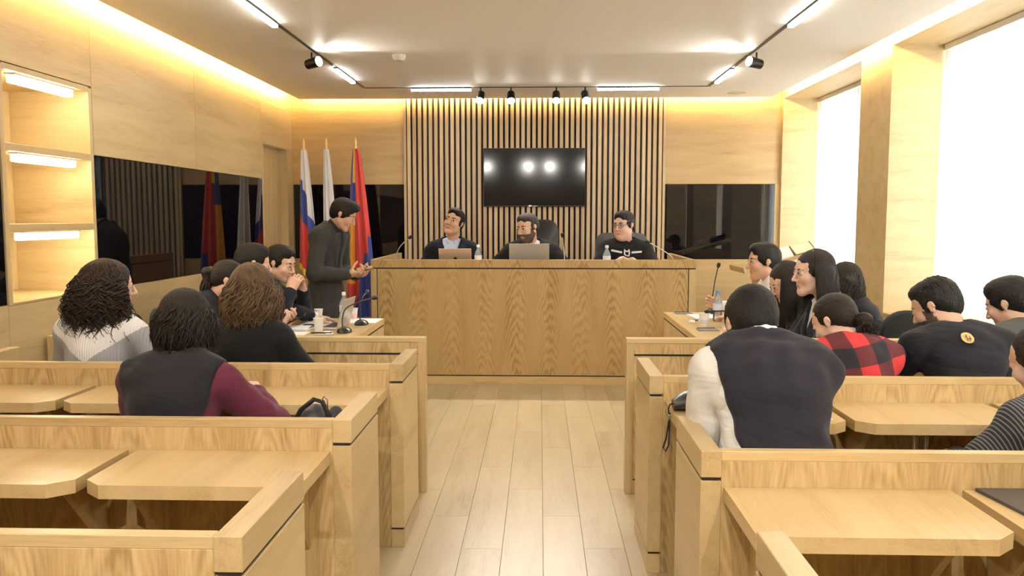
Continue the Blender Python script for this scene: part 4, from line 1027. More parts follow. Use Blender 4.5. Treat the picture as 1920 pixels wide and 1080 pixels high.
def locks(hc, Rh, S, n, seed, length, cr=(0.086, 0.106, 0.096), cc=(0, -0.014, 0.040), face=58, wave=(0.006, 2.2), flare=0.02, r0=0.006, coil=False, segs=14, drop=(70, 98), lvar=0.25, inward=0.0, frizz=0.0, back_only=None, up=(0, 0, 1), yofs=0.0, theta0=(8, 55)):
    """hair locks that follow the skull from the crown and then hang"""
    rr = np.random.RandomState(seed); V, Q = [], []; o = 0; ns = 4
    for i in range(n):
        phi = rr.uniform(face, 360-face) if back_only is None else rr.uniform(*back_only)
        ph = math.radians(90+phi)                      # measured from +Y (the face)
        t0 = math.radians(rr.uniform(*theta0)); t1 = math.radians(rr.uniform(*drop))
        L = length*(1-lvar*rr.rand()); A, fq = wave; A = A*rr.uniform(0.6, 1.4); p0 = rr.uniform(0, 6.28); sg = rr.choice((-1, 1))
        k1 = max(4, segs//3); pts = []
        for k in range(k1):
            th = t0+(t1-t0)*k/(k1-1)
            pts.append(np.array((cc[0]+cr[0]*math.sin(th)*math.cos(ph), cc[1]+cr[1]*math.sin(th)*math.sin(ph), cc[2]+cr[2]*math.cos(th))))
        base = [hc+Rh @ (p*S) for p in pts]
        out = Rh @ np.array((math.cos(ph), math.sin(ph), 0)); out[2] = 0
        tan = np.array((-out[1], out[0], 0))
        e = base[-1]
        for k in range(1, segs+1):
            s = k/segs
            rad = flare*math.sin(s*PI*0.75)-inward*s*s
            base.append(e+out*rad*S+np.array((0, -yofs*s, -L*s))*S)
        base = np.array(base); m_ = len(base)
        tt = np.linspace(0, 1, m_); amp = A*np.clip((tt-(0.02 if coil else 0.15))/0.3, 0, 1)*S; w_ = 2*PI*fq*rr.uniform(0.6, 1.45)*tt*sg+p0
        if coil: base = base+out[None]*(amp*np.cos(w_))[:, None]+tan[None]*(amp*np.sin(w_))[:, None]
        else: base = base+tan[None]*(amp*np.sin(w_))[:, None]+out[None]*(0.5*amp*np.sin(w_*0.8+1))[:, None]
        if frizz: base = base+np.cumsum(rr.normal(size=base.shape), 0)*frizz*S*np.clip(tt-0.2, 0, 1)[:, None]
        rad = r0*S*rr.uniform(0.7, 1.3)*np.clip(np.minimum(1.0, 2.5*(1.02-tt)), 0.25, 1)
        d = np.gradient(base, axis=0); d /= np.linalg.norm(d, axis=1)[:, None]+1e-9
        u = np.cross(d, out+np.array((0.01, 0.02, 0.0))); u /= np.linalg.norm(u, axis=1)[:, None]+1e-9; v = np.cross(d, u)
        ang = np.arange(ns)*2*PI/ns
        ring = base[:, None, :]+(u[:, None, :]*np.cos(ang)[None, :, None]*1.5+v[:, None, :]*np.sin(ang)[None, :, None]*0.75)*rad[:, None, None]
        V.append(ring.reshape(-1, 3))
        a = np.arange(m_-1)[:, None]*ns+np.arange(ns)[None]; b = np.arange(m_-1)[:, None]*ns+(np.arange(ns)[None]+1) % ns
        Q.append((np.stack([a, b, b+ns, a+ns], -1).reshape(-1, 4))+o); o += m_*ns
    return np.concatenate(V), np.concatenate(Q)

HIPS = {}
def person(label, head, y_dir, S=1.08, lean=12, bend=8, hd=(0, 0, 0), fem=False, girth=1.0, shoulders=None, lw=None, rw=None, lpole=(-0.6, -0.3, -0.6), rpole=(0.6, -0.3, -0.6),
           lhand=None, rhand=None, skin_k='a', hair=None, top=None, under=None, trousers=(0.02, 0.02, 0.025), stand=False, beard=False, face=True, seed=1, group='people seated in the court room',
           neck=0.0, extras=None, knee=0.42, nl=0.078, vcut=None, tilt=0.0, root_z=0.0, hfine=0.006):
    """head: world position of the head centre; y_dir: heading in degrees (0 looks into the room, 180 at the camera, -90 to the right)"""
    if shoulders is None: shoulders = 0.140 if fem else 0.162
    v = lambda a, b=0.0: np.array((math.sin(math.radians(b)), math.sin(math.radians(a)), math.cos(math.radians(a))))
    sp = [np.zeros(3)]
    sp.append(sp[-1]+0.17*S*v(lean*0.7, tilt)); sp.append(sp[-1]+0.17*S*v(lean, tilt)); sp.append(sp[-1]+0.15*S*v(lean+bend, tilt))
    Rh = rotm(*hd)
    nb = sp[3]; hcl = nb+nl*S*v(lean+bend*1.4+neck, tilt)+Rh @ (np.array((0, 0.022, 0.082))*S)
    Rw = np.array(Matrix.Rotation(math.radians(y_dir), 3, 'Z'))
    rootxy = np.array(head)-Rw @ hcl
    hipz = rootxy[2]-root_z
    off = np.array((0, 0, hipz)); hip, waist, chest, nb = [p+off for p in sp]; hc = hcl+off
    Rs = [rotm(0, lean*0.7), rotm(0, lean), rotm(0, lean+bend)]
    sh = {s: nb+Rs[2] @ (np.array((s*shoulders, -0.004, -0.052))*S) for s in (-1, 1)}
    P_ = lambda p: np.array(p, float)
    # arms
    loc = lambda p: Rw.T @ (P_(p)-np.array((rootxy[0], rootxy[1], root_z)))
    arms = {}
    for s, w_, pole in ((-1, lw, lpole), (1, rw, rpole)):
        if w_ is None: tgt = hip+P_((s*0.16, 0.34, 0.10))*S
        elif len(w_) == 4: tgt = P_(w_[:3])                  # already local
        else: tgt = loc(w_)
        e, t_ = ik(sh[s], tgt, 0.295*S, 0.262*S, pole); arms[s] = (sh[s], e, t_)
    g = girth
    torso = [Ell(hip+P_((0, 0, 0.0)), P_((0.168*g, 0.118*g, 0.115))*S, Rs[0], 0.05*S), Ell(waist, P_((0.142*g, 0.106*g, 0.14))*S, Rs[1], 0.06*S),
             Ell(chest+Rs[1] @ (P_((0, 0.0, 0.02))*S), P_((0.152*g if not fem else 0.138*g, 0.113*g, 0.145))*S, Rs[1], 0.06*S),
             Cap(sh[-1]*0.8+sh[1]*0.2, sh[1]*0.8+sh[-1]*0.2, 0.070*S, 0.070*S, 0.05*S)]
    for s in (-1, 1):
        torso.append(Cap(nb+Rs[2] @ (P_((s*0.03, -0.012, 0.012))*S), sh[s], 0.046*S, 0.055*S, 0.035*S))
    if fem: torso += [Ell(chest+Rs[1] @ (P_((s*0.07, 0.085, 0.0))*S), P_((0.06, 0.055, 0.062))*S, Rs[1], 0.04*S) for s in (-1, 1)]
    af = 0.88 if fem else 1.0
    def arm_prims(cut=0.0, o=0.0):
        out = []
        for s in (-1, 1):
            a, e, w_ = arms[s]; w2 = w_+(e-w_)*cut/np.linalg.norm(e-w_)
            out += [Cap(a, e, (0.054*af*g**0.5)*S+o, 0.043*af*S+o, 0.03*S), Cap(e, w2, 0.042*af*S+o, (0.029*af)*S+o, 0.025*S)]
        return out
    legs = []
    for s in (-1, 1):
        hj = hip+P_((s*0.088, 0.02, -0.035))*S
        if stand: kn = P_((s*0.095, 0.03, hipz*0.52)); an = P_((s*0.10, 0.0, 0.09))
        else: kn = hip+P_((s*0.11, knee, -0.02))*S; an = P_((s*0.11*S, kn[1]-0.03, 0.10))
        legs.append((hj, kn, an))
    lp_ = []
    for hj, kn, an in legs: lp_ += [Cap(hj, kn, 0.082*g**0.5*S, 0.056*S, 0.03*S), Cap(kn, an, 0.056*S, 0.040*S, 0.03*S)]
    # ---- body mesh
    nk = [Cap(nb+Rs[2] @ (P_((0, -0.012, -0.03))*S), hc+Rh @ (P_((0, -0.020, -0.035))*S), 0.056*(0.88 if fem else 1)*g**0.4*S, 0.050*(0.9 if fem else 1)*g**0.3*S, 0.03*S)]
    hp, hcuts, hadd = head_prims(hc, Rh, S, fem)
    if g > 1.1: hp += [Ell(hc+Rh @ (P_((s*0.034, 0.032, -0.058))*S), P_((0.034, 0.042, 0.040))*S, Rh, 0.03*S) for s in (-1, 1)]+[Ell(hc+Rh @ (P_((0, 0.035, -0.098))*S), P_((0.045, 0.035, 0.026))*S, Rh, 0.03*S)]
    VB = implicit([p.grow(-0.004) for p in torso+arm_prims()+lp_], 0.017*S)
    # head: base, carve the sockets, then add the features
    base = hp+nk
    lo_h = hc[2]-0.16*S
    VH = implicit_head(base, hcuts, hadd, hfine*S)
    mats = [SK[skin_k], LIP[skin_k], BEARD]
    fc = VH[0][VH[1]].mean(1); q = ((fc-hc) @ Rh)/S      # head space face centres
    mi = np.zeros(len(q), np.int32)
    lips = (q[:, 1] > 0.080) & (np.abs(q[:, 0]) < (0.015 if beard else 0.019)) & (q[:, 2] > -0.0715) & (q[:, 2] < -0.0515)
    mi[lips] = 1
    if beard:
        b1 = (q[:, 2] < -0.040-0.05*np.clip(0.06-np.abs(q[:, 0]), 0, 0.05)) & (q[:, 1] > -0.005+0.0*q[:, 2]) & (q[:, 2] > -0.125) & ~((np.abs(q[:, 0]) < 0.017) & (q[:, 2] > -0.073) & (q[:, 2] < -0.049))
        b2 = (np.abs(q[:, 0]) > 0.052) & (q[:, 2] < 0.0) & (q[:, 1] > 0.005) & (q[:, 1] < 0.045)
        b3 = (q[:, 1] > 0.082) & (np.abs(q[:, 0]) < 0.026) & (q[:, 2] < -0.040) & (q[:, 2] > -0.051)
        mi[(b1 | b2 | b3)] = 2
    chunks = [(VB[0], VB[1], 0), (VH[0], VH[1], mi)]
    for s, hs in ((-1, lhand), (1, rhand)):
        a, e, w_ = arms[s]; fd0 = (w_-e)/np.linalg.norm(w_-e)
        if hs is None: hs = dict(fd=None, pn=(0, 0, -1), fine=0.009)
        fd = fd0 if hs.get('fd') is None else (Rw.T @ P_(hs['fd']) if hs.get('world', True) else P_(hs['fd']))
        pn = Rw.T @ P_(hs['pn']) if hs.get('world', True) else P_(hs['pn'])
        hpz = hand_prims(w_, fd, pn, s, S, hs.get('curl', (25, 35, 25)), hs.get('spread', 4), hs.get('thumb', (35, 20)), hs.get('fan', 0.0))
        hpz.append(Cap(w_+(e-w_)*0.25, w_, 0.030*af*S, 0.026*af*S, 0.015*S))
        H = implicit(hpz, hs.get('fine', 0.0048)); chunks.append((H[0], H[1], 0))
    me = np_mesh('person', chunks, mats)
    body = bpy.data.objects.new('person', me); COL.objects.link(body)
    body.location = (rootxy[0], rootxy[1], root_z); body.rotation_euler = (0, 0, math.radians(y_dir))
    tag(body, label, 'person', group); HIPS[label] = (float(rootxy[0]), float(rootxy[1]), float(hipz), S)
    def child(name, chunks_, mats_, sm=True, par=None):
        o = bpy.data.objects.new(name, np_mesh(name, chunks_, mats_, sm)); COL.objects.link(o); o.parent = par or body; return o
    # ---- trousers, shoes
    tr = [Ell(hip-P_((0, 0, 0.015))*S, P_((0.172*g, 0.122*g, 0.105))*S, Rs[0], 0.05*S)]+[p.grow(0.008*S) for p in lp_]
    W = implicit(tr, 0.017*S, post=waves(seed+3, 0.002)); child('trousers', [(W[0], W[1], 0)], [cloth('trousers_%d' % seed, trousers)])
    for hj, kn, an in legs:
        f = an*1.0; f[2] = 0.045*S; t_ = f+P_((0, 0.17, -0.012))*S
        W = implicit([Cap(f+P_((0, -0.03, 0)), t_, 0.044*S, 0.034*S, 0.03), Cap(an, f, 0.042*S, 0.044*S, 0.03)], 0.014*S, cuts=[lambda X, Y, Z: 0.004-Z+0*X+0*Y]); child('shoe', [(W[0], W[1], 0)], [M['leather']])
    ctx = dict(locals())
    # ---- clothes
    if under is not None:
        W = implicit([p.grow(0.007*S) for p in torso]+[p.grow(0.004*S) for p in arm_prims(0.015*S)], 0.011*S)
        so = child('shirt', [(W[0], W[1], 0)], [cloth('shirt_%d' % seed, under, 0.8)])
        if vcut:     # collar
            col = collar(nb, Rs[2], S, fem)
            child('collar', [(col[0], col[1], 0)], [cloth('collar_%d' % seed, under, 0.8)], True, so)
    if top is not None: top(ctx, child)
    if hair is not None: hair(ctx, child)
    if face:
        for s in (-1, 1):
            c = hc+Rh @ (P_((s*0.032, 0.0925, 0.0095))*S)
            W = implicit([Ell(c, P_((0.0125, 0.0065, 0.0052))*S, Rh @ rotm(-s*14, 0, 0), 0)], 0.0022*S)
            qq = ((W[0][W[1]].mean(1)-c) @ Rh)/S
            gz = ctx['hd'][0] if False else 0
            child('eye', [(W[0], W[1], (np.abs(qq[:, 0]) < 0.0058).astype(np.int32))], [EYEW, EYED])
            pts = [hc+Rh @ (P_((s*x_, y_, z_))*S) for x_, y_, z_ in ((0.013, 0.0905, 0.0275), (0.025, 0.0915, 0.0315), (0.037, 0.087, 0.0325), (0.050, 0.076, 0.0275))]
            rb = (0.0034 if fem else 0.0046)*S
            W = implicit([Cap(pts[k], pts[k+1], rb*(1-0.1*k), rb*(0.9-0.15*k), 0.003) for k in range(3)], 0.0024*S)
            child('eyebrow', [(W[0], W[1], 0)], [SCALP])
            if not beard or True:
                c2 = [hc+Rh @ (P_((s*x_, y_, z_))*S) for x_, y_, z_ in ((0.019, 0.0945, 0.0125), (0.032, 0.0985, 0.0165), (0.045, 0.090, 0.0125))]
                W = implicit([Cap(c2[0], c2[1], 0.0014*S, 0.0016*S, 0.002), Cap(c2[1], c2[2], 0.0016*S, 0.0014*S, 0.002)], 0.0018*S)
                child('eyelash', [(W[0], W[1], 0)], [SCALP])
    if extras: extras(ctx, child)
    return body
def implicit_head(base, cuts, adds, h):
    """base union, minus cuts, plus adds"""
    tot = base+adds
    lo = np.min([p.box()[0] for p in tot], 0); hi = np.max([p.box()[1] for p in tot], 0)
    class Group:
        k = 0.0
        def box(s): return lo, hi
        def d(s, X, Y, Z):
            F = None
            for p in base:
                e = p.d(X, Y, Z); F = e if F is None else _smin(F, e, p.k)
            for p in cuts: F = -_smin(-F, p.d(X, Y, Z), p.k)
            for p in adds: F = _smin(F, p.d(X, Y, Z), p.k)
            return F
    return implicit([Group()], h)
def collar(nb, R, S, fem=False, hgt=0.045, r=0.064):
    P = []; n = 12
    for k in range(n):
        a0, a1 = [math.radians(115+ (310)*kk/n) for kk in (k, k+1)]
        f = lambda a: nb+R @ (np.array((r*math.cos(a), -0.012+(r+0.006)*math.sin(a), 0.018+0.012*max(0, -math.sin(a))))*S)
        P.append(Cap(f(a0), f(a1), 0.012*S, 0.012*S, 0.006*S)); P.append(Cap(f(a0)+R @ np.array((0, 0, 0.02))*S, f(a1)+R @ np.array((0, 0, 0.02))*S, 0.008*S, 0.008*S, 0.01*S))
    return implicit(P, 0.007*S)
# ---- garments
def vwedge(ctx, depth=0.30, wtop=0.062, zt=0.05):
    nb, R, S = ctx['nb'], ctx['Rs'][1], ctx['S']
    def f(X, Y, Z):
        px, py, pz = X-nb[0], Y-nb[1], Z-nb[2]
        qx = px; qy = py*R[1, 1]+pz*R[2, 1]; qz = py*R[1, 2]+pz*R[2, 2]
        t = np.clip((qz/S+depth)/(depth+zt), 0, 1.3)
        w = wtop*t*S
        return qx, qy, qz, w, t
    return f
def garment(color=None, off=0.012, wrist=0.015, mat=None, amp=0.0030, lam=0.12, arms=True, vcut=None, lapel=0.0, hem=0.10, split=None, h=0.0105, name='jacket', mats=None, rule=None, crew=False, high=False, arm_off=None, seam=(None, None)):
    def build(ctx, child):
        S, torso, nb, Rs, hip = ctx['S'], ctx['torso'], ctx['nb'], ctx['Rs'], ctx['hip']
        P = [p.grow(off*S) for p in torso]+(ctx['arm_prims'](wrist*S, (off*0.9 if arm_off is None else arm_off)*S) if arms else [])
        P.append(Ell(hip-np.array((0, 0, hem))*S*0.6, np.array((0.172*ctx['g'], 0.125*ctx['g'], 0.10+hem*0.5))*S+off*S, Rs[0], 0.05*S))
        if crew or high:
            t = 0.055 if high else 0.022
            P.append(Cap(nb+Rs[2] @ (np.array((0, -0.012, -0.01))*S), nb+Rs[2] @ (np.array((0, -0.006+t*0.2, t))*S), 0.070*S, (0.063 if high else 0.064)*S, 0.02*S))
        cuts = []; wv = waves(ctx['seed'], amp*S, lam)
        if vcut:
            W_ = vwedge(ctx, *vcut)
            def cut(X, Y, Z):
                qx, qy, qz, w, t = W_(X, Y, Z)
                d = np.maximum(np.maximum((np.abs(qx)-w)*0.9, -(qy)+0.0), -(qz+vcut[0]*S))
                return -d
            cuts.append(cut)
            def post(X, Y, Z):
                qx, qy, qz, w, t = W_(X, Y, Z)
                a = np.abs(qx)-w; inb = (a < lapel*S*np.clip(t*1.6, 0.2, 1)) & (qy > 0.02) & (qz > -vcut[0]*S) & (qz < 0.0)
                return wv(X, Y, Z)-0.007*S*inb
        else: post = wv
        for sd, lim in zip((-1, 1), seam):
            if lim is not None: cuts.append(lambda X, Y, Z, sd=sd, lim=lim: (sd*(X-nb[0])-lim*S-0.25*(Z-nb[2]+0.05))*0.9+0*Y)
        if crew: cuts.append(Cap(nb+Rs[2] @ (np.array((0, -0.01, 0.028))*S), nb+Rs[2] @ (np.array((0, 0.0, 0.08))*S), 0.058*S, 0.07*S, 0.004))
        V, Q = implicit(P, h*S, cuts=cuts, post=post)
        ctx['gV'] = V
        if rule is None: ctx['gO'] = child(name, [(V, Q, 0)], [mat or cloth('cloth_%d' % ctx['seed'], color)])
        else:
            fc = V[Q].mean(1); ctx['gO'] = child(name, [(V, Q, rule(fc, ctx))], mats)
    return build
# ---- hair styles (head space)
def hair_short(m='black', volume=0.0, nape=-0.062, front=0.0, amp=0.0009, line=0.088, seed=5, thick=0.0, tufts=0):
    def build(ctx, child):
        hc, Rh, S = ctx['hc'], ctx['Rh'], ctx['S']; T = lambda p: hc+Rh @ (np.array(p)*S); A = lambda *p: np.array(p)*S
        P = [Ell(T((0, -0.015, 0.040)), A(0.0822+thick, 0.1030+thick, 0.0912+thick+volume*0.3), Rh, 0.02*S), Ell(T((0, -0.055, -0.01)), A(0.062, 0.052, 0.062), Rh, 0.03*S),
             Ell(T((0, 0.035+front, 0.088+volume*0.5)), A(0.056, 0.052, 0.030+volume), Rh, 0.03*S)]
        for s in (-1, 1): P.append(Cap(T((s*0.0725, 0.020, 0.03)), T((s*0.071, 0.020, -0.012)), 0.008*S, 0.006*S, 0.012*S))
        cuts = [Ell(T((0, 0.127, -0.02)), A(0.071, 0.076, line+0.037), Rh, 0.006*S), Ell(T((0, 0.06, -0.105)), A(0.12, 0.095, 0.095), Rh, 0.006*S)]
        for s in (-1, 1): cuts.append(Ell(T((s*0.088, -0.002, -0.004)), A(0.022, 0.022, 0.036), Rh, 0.004*S))
        def low(X, Y, Z):
            px, py, pz = X-hc[0], Y-hc[1], Z-hc[2]; qz = (px*Rh[0, 2]+py*Rh[1, 2]+pz*Rh[2, 2])/S; return (nape-qz)*S
        V, Q = implicit(P, 0.0048*S, cuts=cuts+[low], post=waves(seed, amp*S, 0.022, 9))
        ch = [(V, Q, 0)]
        if tufts:
            L = locks(hc, Rh, S, tufts, seed, 0.012, cr=(0.080, 0.100, 0.090+volume*0.3), cc=(0, -0.015, 0.040), wave=(0.003, 1.0), flare=0.004, r0=0.0035, segs=4, drop=(40, 88), face=62, theta0=(2, 60)); ch.append((L[0], L[1], 0))
        child('hair', ch, [HM[m]])
    return build
def hair_long(m='dark', length=0.24, n=260, wave=(0.006, 2.0), flare=0.015, seed=3, coil=False, r0=0.006, face=50, shell=0.0, part=True, back=0.0, lvar=0.25, inward=0.0, sheet=True, segs=14, ears=False, cr=None, behind=0.0, frizz=0.0):
    def build(ctx, child):
        hc, Rh, S = ctx['hc'], ctx['Rh'], ctx['S']; T = lambda p: hc+Rh @ (np.array(p)*S); A = lambda *p: np.array(p)*S
        e = shell
        P = [Ell(T((0, -0.015, 0.040)), A(0.0825+e, 0.1040+e, 0.0915+e), Rh, 0.02*S), Ell(T((0, -0.055, -0.03)), A(0.068+e, 0.050+e, 0.075), Rh, 0.03*S)]
        if sheet:
            dn = np.array((0, 0, -1.0))
            for s in (-1, 0, 1):
                a = T((s*0.052, -0.050-0.02*(s == 0), 0.0)); P.append(Cap(a, a+(dn*length*0.80+Rh @ np.array((s*0.010, -back, 0)))*S, (0.040+e*0.6)*S, 0.022*S, 0.03*S))
            if not ears:
                for s in (-1, 1):
                    a = T((s*0.070, 0.012-behind, 0.02)); P.append(Cap(a, a+(dn*length*0.62+Rh @ np.array((s*0.004, 0.012-behind, 0)))*S, 0.020*S, 0.017*S, 0.02*S))
        cuts = [Ell(T((0, 0.130, -0.035)), A(0.064, 0.078, 0.150), Rh, 0.006*S)]
        if ears:
            for s in (-1, 1): cuts.append(Ell(T((s*0.088, 0.010, -0.012)), A(0.026, 0.040, 0.040), Rh, 0.004*S))
        V, Q = implicit(P, 0.0050*S, cuts=cuts, post=waves(seed, 0.0008*S, 0.03, 9))
        L = locks(hc, Rh, S, n, seed, length, wave=wave, flare=flare, r0=r0, coil=coil, face=face, lvar=lvar, inward=inward, segs=segs, cr=cr or (0.0835+e, 0.1045+e, 0.0925+e), yofs=back, frizz=frizz)
        child('hair', [(V, Q, 0), (L[0], L[1], 0)], [HM[m]])
    return build
def hair_pony(m='dark', low=True, seed=4, tail=0.12, n=60, bun=False, high=0.0):
    def build(ctx, child):
        hc, Rh, S = ctx['hc'], ctx['Rh'], ctx['S']; T = lambda p: hc+Rh @ (np.array(p)*S); A = lambda *p: np.array(p)*S
        P = [Ell(T((0, -0.015, 0.040)), A(0.0808, 0.1020, 0.0900), Rh, 0.02*S), Ell(T((0, -0.060, -0.005)), A(0.060, 0.046, 0.060), Rh, 0.03*S)]
        cuts = [Ell(T((0, 0.130, -0.03)), A(0.070, 0.080, 0.140), Rh, 0.006*S), Ell(T((0, 0.055, -0.115)), A(0.12, 0.095, 0.095), Rh, 0.006*S)]
        for s in (-1, 1): cuts.append(Ell(T((s*0.088, 0.004, -0.010)), A(0.024, 0.028, 0.040), Rh, 0.004*S))
        V, Q = implicit(P, 0.006*S, cuts=cuts, post=waves(seed, 0.0012*S, 0.02, 9))
        root = T((0, -0.108, -0.020+high)); dn = np.array((0, 0, -1.0)); bk = Rh @ np.array((0, -1.0, 0))
        rr = np.random.RandomState(seed); mb = MB()
        tl = tail*S
        core = implicit([Cap(root, root+(bk*0.035+dn*0.02)*S, 0.022*S, 0.030*S, 0.01*S), Cap(root+(bk*0.03+dn*0.02)*S, root+(bk*0.04)*S+dn*tl, 0.034*S, 0.014*S, 0.02*S)], 0.007*S, post=waves(seed+1, 0.003*S, 0.03, 9))
        for i in range(n):
            d = rr.normal(size=3)*0.013*S; e = rr.normal(size=3)*np.array((0.020, 0.014, 0.012))*S; p = []
            for k in range(7):
                s = k/6; p.append(tuple(root+(bk*0.05*math.sin(s*PI*0.7))*S+dn*tl*s*1.05+d*math.sin(s*PI)*1.3+e*s*s*1.3))
            mb.tube(p, [0.004*S*(1.1-0.8*k/6) for k in range(7)], 4, cap=False)
        TV, TQ = np.array(mb.v), np.array(mb.f)
        child('hair', [(V, Q, 0), (core[0], core[1], 0), (TV, TQ, 0)], [HM[m]])
        R2 = implicit([Cap(root+bk*0.004*S, root+bk*0.012*S, 0.025*S, 0.025*S, 0)], 0.006*S); child('hair_tie', [(R2[0], R2[1], 0)], [M['black']])
    return build

# ------------------------------------------------------------ the people in the room
def surf(ctx, x, z, front=True, r=0.02):
    V = ctx['gV']; d = (V[:, 0]-x)**2+(V[:, 2]-z)**2; m = d < r*r
    if not m.any(): m = d <= np.sort(d)[5]
    return V[m][:, 1].max() if front else V[m][:, 1].min()
def ribbon(ctx, child, name, pts, width, mat, front=True, lift=0.003):
    """strip lying on the garment through local (x, z) points"""
    mb = MB(); n = len(pts); s = 1 if front else -1
    for i, (x, z) in enumerate(pts):
        a = pts[max(i-1, 0)]; b = pts[min(i+1, n-1)]; t = Vector((b[0]-a[0], b[1]-a[1])).normalized(); p = Vector((-t.y, t.x))*width/2
        y = surf(ctx, x, z, front)+s*lift
        mb.v += [(x+p.x, y, z+p.y), (x-p.x, y, z-p.y)]
    mb.f = [(2*i, 2*i+1, 2*i+3, 2*i+2) for i in range(n-1)]
    return child(name, [(np.array(mb.v), np.array(mb.f), 0)], [mat], False, ctx['gO'])
def buckle_cloth(name, kind):
    m, nt, b = nodes_of(name); tc = N(nt, 'ShaderNodeTexCoord'); sx = N(nt, 'ShaderNodeSeparateXYZ'); nt.links.new(tc.outputs['Object'], sx.inputs[0])
    if kind == 'plaid':
        st = lambda o, ph: mth(nt, 'GREATER_THAN', mth(nt, 'FRACT', mth(nt, 'ADD', mth(nt, 'MULTIPLY', o, 1/0.165), ph)), 0.5)
        u = mth(nt, 'ADD', sx.outputs[0], mth(nt, 'MULTIPLY', sx.outputs[2], 0.18)); w_ = mth(nt, 'SUBTRACT', sx.outputs[2], mth(nt, 'MULTIPLY', sx.outputs[0], 0.18))
        s = mth(nt, 'MULTIPLY', mth(nt, 'ADD', st(u, 0.25), st(w_, 0.1)), 0.5)
        cr = N(nt, 'ShaderNodeValToRGB'); cr.color_ramp.interpolation = 'CONSTANT'; e = cr.color_ramp.elements
        e[0].position = 0; e[0].color = (0.42, 0.020, 0.020, 1); e[1].position = 0.75; e[1].color = (0.012, 0.011, 0.016, 1); k = e.new(0.3); k.color = (0.085, 0.009, 0.014, 1)
        nt.links.new(s, cr.inputs[0])
    else:
        u = mth(nt, 'ADD', mth(nt, 'MULTIPLY', sx.outputs[0], 0.9), mth(nt, 'MULTIPLY', sx.outputs[2], 0.55))
        s = mth(nt, 'FRACT', mth(nt, 'MULTIPLY', u, 1/0.0115))
        cr = N(nt, 'ShaderNodeValToRGB'); e = cr.color_ramp.elements
        e[0].position = 0.62; e[0].color = (0.028, 0.028, 0.032, 1); e[1].position = 0.74; e[1].color = (0.20, 0.20, 0.20, 1)
        nt.links.new(s, cr.inputs[0])
    nt.links.new(cr.outputs[0], b.inputs['Base Color']); b.inputs['Roughness'].default_value = 0.9
    return m
G1, G2, G3, G4 = 'judges behind the bench', 'people at the left counsel table', 'people at the right counsel table', 'audience in the rows'
NAVY = (0.007, 0.009, 0.017)
# --- judges
person('judge in navy jacket and pale blue shirt tilting his head back, left of three', (-0.828, 7.98, 1.499), 180, S=1.10, lean=4, bend=2, hd=(-16, -12, -15), girth=1.0, skin_k='b', seed=11, nl=0.108, root_z=0.30, knee=0.22,
       lw=(-0.70, 7.82, 1.10), rw=(-0.98, 7.84, 1.10), lpole=(-0.5, 0, -0.8), rpole=(0.5, 0, -0.8), hair=hair_short('black', 0.006, thick=-0.001, front=0.008), under=(0.50, 0.58, 0.78),
       vcut=True, top=garment(NAVY, 0.020, vcut=(0.40, 0.085, 0.06), lapel=0.045), group=G1)
def tie(ctx, child):
    nb, S = ctx['nb'], ctx['S']; x = nb[0]
    pts = [(0.0, nb[2]-0.045*S-0.03*k*S) for k in range(8)]
    V = ctx['shirtV'] if 'shirtV' in ctx else ctx['gV']
    R = ctx['Rs'][1]
    P = []
    for k in range(7):
        a = nb+R @ (np.array((0, 0.092+0.012*math.sin(k*0.3), -0.045-0.035*k))*S); b = nb+R @ (np.array((0, 0.092+0.012*math.sin(k*0.3+0.3), -0.08-0.035*k))*S)
        P.append(Cap(a, b, (0.018 if k else 0.020)*S, 0.020*S, 0.01))
    W = implicit(P, 0.006*S); child('tie', [(W[0], W[1], 0)], [cloth('tie_black', (0.01, 0.01, 0.012), 0.6)])
person('bearded judge in black suit with white shirt and tie, middle of three', (-0.113, 7.98, 1.448), 180, S=1.14, lean=14, bend=6, hd=(-40, 10, 4), girth=1.02, skin_k='a', seed=12, nl=0.088, root_z=0.30, knee=0.22, shoulders=0.172,
       lw=(0.13, 7.80, 1.10), rw=(-0.36, 7.80, 1.10), lpole=(-0.7, -0.1, -0.6), rpole=(0.7, -0.1, -0.6), hair=hair_short('greyish', 0.004, thick=-0.003, line=0.092), beard=True, under=(0.78, 0.78, 0.80),
       vcut=True, top=garment((0.012, 0.013, 0.015), 0.022, vcut=(0.36, 0.075, 0.06), lapel=0.05), extras=tie, group=G1)
